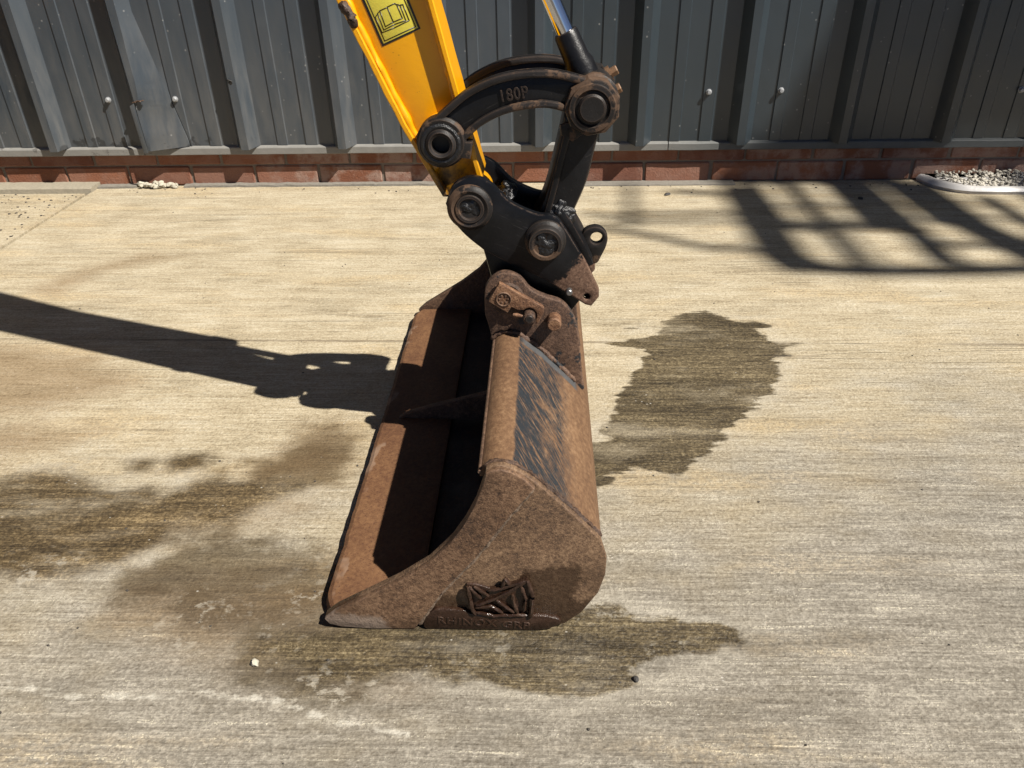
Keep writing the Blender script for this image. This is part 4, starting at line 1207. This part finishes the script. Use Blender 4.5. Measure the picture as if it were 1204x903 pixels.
# tipping links
Y_L = ((1.05, 1.072), (1.160, 1.182))
out_l = spline([(-0.166, 0.556), (-0.156, 0.571), (-0.132, 0.592), (-0.097, 0.618), (-0.052, 0.6355), (0.003, 0.6405), (0.045, 0.633), (0.075, 0.622)], 6, False)
in_l = spline([(0.047, 0.578), (0.037, 0.585), (0.003, 0.5935), (-0.042, 0.588), (-0.076, 0.574), (-0.098, 0.557), (-0.1055, 0.5475), (-0.106, 0.534)], 6, False)
for li, (y0, y1) in enumerate(Y_L):
    web = plate('tipping_link', out_l + in_l + [(-0.112, 0.536), (-0.116, 0.552), (-0.128, 0.566), (-0.146, 0.567), (-0.158, 0.555)], y0 + 0.0075, y1 - 0.006, 'black', exc, 0.001)
    rim1 = out_l[3:-2]
    rim2 = in_l[3:-3]
    for rim, s in ((rim1, -1), (rim2, -1)):
        iw = offset_in(rim, 0.0095 * s)
        plate('rim', rim + iw[::-1], y0, y1, 'black_rim', web, 0.0028)
    lathe('boss', [(0.0155, 0.012), (0.0205, 0.0), (0.0305, 0), (0.034, 0.004), (0.034, y1 - y0 + 0.002), (0.0155, y1 - y0 + 0.002)], (-0.136, y0 - 0.002, 0.550), (0, 1, 0), 'black_boss', web)
    bd = plate('boss', circ(0.066, 0.594, 0.0375, 9, 0.35), y0 - 0.003, y1 + 0.002, 'black_boss', web, 0.004)
    if li == 0:
        text_on_side('lettering', '180P', 0.0215, 0.0016, -0.056, 0.6005, y0 + 0.0070, RAD(-9), 'black', web, 0.036)
        plate('lug', [(-0.112, 0.552), (-0.094, 0.550), (-0.098, 0.528), (-0.118, 0.530)], y0 - 0.001, y1, 'black_boss', web, 0.002)
        lathe('grease_ring', [(0.0215, -0.0025), (0.0245, -0.0032), (0.0275, -0.0018)], (-0.1365, y0 - 0.001, 0.5485), (0, 1, 0), 'grease', web)
        # hollow pin end with lip
        lathe('pin', [(0.0125, 0.012), (0.0125, -0.005), (0.0165, -0.007), (0.0205, -0.004), (0.0215, 0.0), (0.0215, 0.02)], (-0.1365, y0 - 0.001, 0.5485), (0, 1, 0), 'black_pin', exc)
        disc('pin_bore', (-0.1365, 0.5485), 0.0135, y0 + 0.0105, y0 + 0.016, 'hole', exc, 0.001)
        disc('pin', (0.0655, 0.5935), 0.0185, y0 - 0.010, y1, 'black_pin', exc, 0.0025)
        bmr = bmesh.new()
        lathe_bm(bmr, [(0.0215, 0.0), (0.024, -0.003), (0.03, -0.0025), (0.0315, 0.001)], (0.0655, y0 - 0.0035, 0.5935), (0, 1, 0), 32)
        bm_obj('washer', bmr, 'black_boss', exc)
tube('pin_bar', [(-0.1365, 1.07, 0.5485), (-0.1365, 1.176, 0.5485)], 0.019, 'black_pin', exc, 20)
tube('pin_bar', [(0.0655, 1.055, 0.5935), (0.0655, 1.180, 0.5935)], 0.018, 'black_pin', exc, 20)

# hydraulic cylinder: rod eye, sleeve, chrome rod, barrel
RA = Vector((0.069, YM, 0.597))
RD = Vector((-0.482, 0, 1.0)).normalized()
cyl = lathe('hydraulic_cylinder', [(0, 0.30), (0.030, 0.30), (0.033, 0.304), (0.033, 0.35), (0.029, 0.355), (0.029, 1.10), (0.033, 1.105), (0.033, 1.13), (0, 1.135)], RA, RD, 'black', exc)
lathe('rod', [(0, 0.05), (0.0118, 0.05), (0.0118, 0.43), (0, 0.43)], RA, RD, 'chrome', cyl, 32)
sleeve = lathe('rod_end', [(0, 0.01), (0.0205, 0.015), (0.0205, 0.045), (0.0175, 0.053), (0.0165, 0.086), (0.0150, 0.089), (0.0, 0.0895)], RA, RD, 'black', cyl)
lathe('rod_eye', [(0, 0), (0.030, 0), (0.034, 0.004), (0.034, 0.076), (0.030, 0.08), (0, 0.08)], RA - Vector((0, 0.040, 0)), (0, 1, 0), 'black_boss', cyl)
# clamp collar bolts on the eye
for (bx, bz, by) in ((0.097, 0.607, 1.088), (0.0955, 0.6215, 1.135)):
    d = Vector((0.8, 0, 0.45)).normalized()
    bmr = bmesh.new()
    lathe_bm(bmr, [(0, -0.012), (0.0115, -0.012), (0.0115, 0.0), (0.0068, 0.0), (0.0068, 0.008), (0.006, 0.0095), (0, 0.0095)], (bx, by, bz), d, 6)
    bm_obj('bolt', bmr, 'bolt', cyl, 20)
    lathe('clamp', [(0, -0.03), (0.014, -0.03), (0.014, -0.006), (0.0, -0.005)], (bx, by, bz), d, 'black_boss', cyl, 12)
# bracket at the top of the arm that carries the cylinder
CE = RA + RD * 1.12
plate('cylinder_bracket', [(CE.x - 0.03, CE.z + 0.05), (CE.x + 0.03, CE.z + 0.03), (CE.x + 0.02, CE.z - 0.04), (right_x(1.5) - 0.006, 1.42), (right_x(1.66) - 0.006, 1.70)], YM - 0.03, YM + 0.03, 'yellow', arm, 0.004)

# bucket link between the rod eye and the hitch
bl = spline([(0.030, 0.575), (0.026, 0.556), (0.018, 0.52), (0.008, 0.478), (-0.004, 0.445), (-0.018, 0.420)], 4, False) + spline([(0.028, 0.405), (0.044, 0.438), (0.057, 0.468), (0.066, 0.495), (0.073, 0.53), (0.080, 0.565), (0.082, 0.585)], 4, False) + [(0.07, 0.60)]
lk = plate('bucket_link', bl, 1.079, 1.151, 'black', exc, 0.006)
plate('link_rib', spline([(0.032, 0.566), (0.022, 0.52), (0.010, 0.47), (0.002, 0.44)], 4, False) + spline([(0.012, 0.44), (0.020, 0.47), (0.032, 0.52), (0.043, 0.566)], 4, False), 1.0735, 1.081, 'black', lk, 0.003)
plate('link_lug', [(0.024, 0.566), (0.052, 0.575), (0.056, 0.553), (0.042, 0.543), (0.026, 0.552)], 1.0735, 1.082, 'black_boss', lk, 0.003)
grease_patch('grease', (0.026, 1.079, 0.446), 0.019, 0.008, 0.014, lk, 1)
grease_patch('grease', (0.037, 1.082, 0.434), 0.011, 0.009, 0.010, lk, 2)

# quick hitch
hp = spline([(-0.137, 0.462), (-0.124, 0.490), (-0.098, 0.501), (-0.072, 0.492), (-0.045, 0.465), (-0.009, 0.4475), (0.018, 0.443), (0.034, 0.424), (0.066, 0.370)], 5, False) + [(0.086, 0.328), (0.0865, 0.316), (0.0755, 0.3005)] + [(0.066, 0.303), (0.004, 0.345), (-0.047, 0.370)] + spline([(-0.084, 0.391), (-0.110, 0.414), (-0.128, 0.436)], 4, False)
Y_H = ((1.058, 1.0715), (1.1605, 1.174))
hit = plate('quick_hitch', [hp, circ(0.068, 0.3165, 0.0052, 14)], Y_H[0][0], Y_H[0][1], 'hitch', exc, 0.0028)
plate('side_plate', [hp, circ(0.068, 0.3165, 0.0052, 14)], Y_H[1][0], Y_H[1][1], 'hitch', hit, 0.0028)
# cross plates between the two cheeks
def cross(name, pl, t, mat='black'):
    iw = offset_in(pl, t)
    plate(name, list(pl) + iw[::-1], Y_H[0][1] - 0.001, Y_H[1][0] + 0.001, mat, hit, 0.001)
cross('saddle', spline([(-0.066, 0.462), (-0.045, 0.438), (-0.010, 0.425), (0.015, 0.420)], 4, False), -0.008)
cross('back_plate', [(0.028, 0.450), (0.042, 0.432), (0.064, 0.393), (0.077, 0.364)], -0.011)
cross('base_plate', [(-0.10, 0.411), (-0.05, 0.379), (0.0, 0.354), (0.055, 0.318), (0.074, 0.306)], 0.012)
for c, r1, r2, n0 in (((-0.102, 0.458), 0.0325, 0.0215, 0.010), ((0.005, 0.409), 0.0300, 0.0255, 0.021)):
    lathe('boss', [(r2 * 0.98, -0.004), (r1 * 0.8, -0.0055), (r1 - 0.003, -0.004), (r1, 0.0), (r1, 0.02)], (c[0], Y_H[0][0] - 0.006, c[1]), (0, 1, 0), 'black_boss', hit, 36)
    p = lathe('pin', [(0, -n0 + 0.004), (r2 * 0.68, -n0 + 0.0035), (r2 * 0.74, -n0), (r2 * 0.92, -n0), (r2, -n0 + 0.003), (r2, 0.02), (0, 0.02)], (c[0], Y_H[0][0] - 0.002, c[1]), (0, 1, 0), 'black_pin', hit, 36)
    grease_patch('grease', (c[0], Y_H[0][0] - n0 + 0.0035, c[1]), r2 * 0.7, 0.0035, r2 * 0.7, p, 3 + int(c[0] * 100), 95)
    disc('pin_end', c, r2, Y_H[1][1] - 0.004, Y_H[1][1] + n0, 'black_pin', hit)
disc('stud', (0.041, 0.3275), 0.0048, Y_H[0][0] - 0.010, Y_H[0][0] + 0.004, 'steel', hit, 0.0012, 16)
lug = spline([(0.062, 0.400), (0.076, 0.4085), (0.090, 0.406), (0.099, 0.394), (0.098, 0.378), (0.091, 0.361), (0.085, 0.350), (0.075, 0.352), (0.064, 0.380)], 4)
plate('lifting_eye', [lug, circ(0.0828, 0.3905, 0.0092, 20)], 1.107, 1.123, 'black_boss', hit, 0.0028)
grease_patch('grease', (-0.052, 1.10, 0.467), 0.014, 0.03, 0.012, hit, 8)
# hooks of the hitch that sit over the two bucket pins
for y0, y1 in ((1.073, 1.095), (1.137, 1.159)):
    plate('hook', [(-0.09, 0.40), (-0.075, 0.335), (-0.06, 0.301), (-0.045, 0.302), (-0.03, 0.33), (-0.01, 0.318), (0.005, 0.275), (0.035, 0.270), (0.06, 0.305), (0.04, 0.335), (-0.04, 0.375)], y0, y1, 'black', hit, 0.003)

# boom and undercarriage: the rest of the machine, beyond the picture's edge
def boombox(name, pl, y0, y1, mat):
    return plate(name, pl, y0, y1, mat, exc, 0.006)
at = ((left_x(1.66) + right_x(1.66)) / 2, 1.66)
disc('elbow_pin', at, 0.05, 1.03, 1.2, 'black_pin', exc, 0.004)
boombox('boom', [(at[0] + 0.03, 1.60), (at[0] + 0.05, 1.68), (at[0] - 0.02, 1.735), (at[0] - 0.5, 1.72), (at[0] - 1.1, 1.42), (at[0] - 1.75, 0.72), (at[0] - 1.75, 0.52), (at[0] - 1.58, 0.52), (at[0] - 0.98, 1.26), (at[0] - 0.45, 1.54)], YM - 0.062, YM + 0.062, 'yellow')
bx = at[0] - 1.72
box('swing_post', (bx - 0.16, YM - 0.12, 0.34), (bx + 0.16, YM + 0.12, 0.66), 'black', exc, 0.02)
box('house', (bx - 1.35, YM - 0.47, 0.42), (bx - 0.12, YM + 0.47, 1.02), 'yellow', exc, 0.06, 3)
for y in (YM - 0.46, YM + 0.24):
    plate('track', spline([(bx - 1.35, 0.20), (bx - 1.25, 0.36), (bx - 0.7, 0.38), (bx - 0.1, 0.36), (bx + 0.02, 0.2), (bx - 0.1, 0.03), (bx - 0.7, 0.003), (bx - 1.25, 0.03)], 5), y, y + 0.23, 'rubber', exc, 0.01)

# ------------------------------------------------------------------ added shade frame of raised steel bars, whose shadow lands in stripes
PZ = 6.5
sh = Vector((-SUNV.x / -SUNV.z, -SUNV.y / -SUNV.z)) * PZ
shade_frame = thing('added_shade_frame', 'added shade frame of open grey steel bars standing clear of the bucket', 'shadow caster', (6.5, 0.0, 0))
BARS = [([(0.667, 2.582), (0.655, 2.254), (0.656, 1.977), (0.695, 1.881)], 0.107), ([(0.821, 2.62), (0.824, 2.251), (0.832, 1.908)], 0.037), ([(0.995, 2.62), (0.985, 2.203)], 0.063),
        ([(1.083, 2.6), (1.08, 2.158), (1.075, 1.919)], 0.067), ([(0.74, 2.178), (0.826, 2.191), (1.055, 2.173), (1.128, 2.129)], 0.045), ([(0.668, 1.90), (0.837, 1.868), (1.052, 1.866), (1.339, 1.880), (2.3, 1.880)], 0.060),
        ([(1.26, 2.6), (1.273, 2.184), (1.347, 1.89)], 0.105), ([(1.17, 2.6), (1.19, 2.2)], 0.03), ([(0.74, 2.6), (0.745, 2.2)], 0.022), ([(1.43, 2.45), (1.47, 1.89)], 0.05), ([(1.1, 2.03), (1.5, 2.06)], 0.03), ([(1.6, 2.6), (1.6, 1.89)], 0.08), ([(0.19, 2.187), (0.358, 2.107), (0.483, 2.02), (0.693, 2.007)], 0.030), ([(0.165, 2.295), (0.624, 2.305)], 0.02),
        ([(0.225, 2.232), (0.607, 2.231)], 0.018), ([(0.333, 2.591), (0.3, 2.185)], 0.017), ([(0.471, 2.512), (0.618, 2.49)], 0.03), ([(0.62, 2.62), (1.25, 2.62)], 0.06), ([(1.25, 2.615), (2.3, 2.615)], 0.012)]
for k in range(3):
    BARS.append(([(0.75 + 0.17 * k, 2.6), (0.76 + 0.17 * k, 1.9)], 0.010))
for k in range(2):
    BARS.append(([(0.68, 2.34 - 0.13 * k), (1.5, 2.36 - 0.13 * k)], 0.012))
for bi, (pl, w) in enumerate(BARS):
    bm = bmesh.new()
    pts = [Vector((x + sh.x, y + sh.y)) for x, y in pl]
    rows = []
    for i, p in enumerate(pts):
        d = (pts[min(i + 1, len(pts) - 1)] - pts[max(i - 1, 0)]).normalized()
        nn = Vector((-d.y, d.x)) * w * 0.6
        z = PZ + 0.003 * bi
        rows.append([bm.verts.new((q.x, q.y, zz)) for q, zz in ((p - nn, z - 0.012), (p + nn, z - 0.012), (p + nn, z + 0.012), (p - nn, z + 0.012))])
    for a, b in zip(rows, rows[1:]):
        for i in range(4):
            j = (i + 1) % 4
            bm.faces.new((a[i], a[j], b[j], b[i]))
    bm.faces.new(rows[0])
    bm.faces.new(rows[-1][::-1])
    bm_obj('shade_bar', bm, 'shade_frame_steel', shade_frame, 30)
bm = bmesh.new()
def shade_at(x, y, z):      # the point on the added frame whose shadow lands on (x, y, z)
    k = (PZ - z) / -SUNV.z
    return (x - SUNV.x * k, y - SUNV.y * k)
dv = [shade_at(*p) for p in ((1.24, PY, 0.06), (0.76, PY, 0.10), (0.79, PY, 0.22), (0.94, PY, 0.56), (1.10, PY, 0.95), (2.6, PY, 0.95), (2.6, PY, 0.15), (1.30, PY, 0.15))]
lo_ = [bm.verts.new((x, y, PZ - 0.030)) for x, y in dv]
hi_ = [bm.verts.new((x, y, PZ + 0.045)) for x, y in dv]
for i in range(len(dv)):
    j = (i + 1) % len(dv)
    bm.faces.new((lo_[i], lo_[j], hi_[j], hi_[i]))
bm.faces.new(hi_)
bm.faces.new(lo_[::-1])
bm_obj('shade_deck', bm, 'shade_frame_steel', shade_frame, 30)
for px, py in ((7.0, 0.25), (7.0, -0.7), (6.0, 0.35)):
    box('shade_frame_post', (px - 0.03, py - 0.03, 0), (px + 0.03, py + 0.03, PZ - 0.031), 'shade_frame_steel', shade_frame, 0.004)

for o in list(bpy.data.objects):
    if '_w' in o.keys():
        del o['_w']
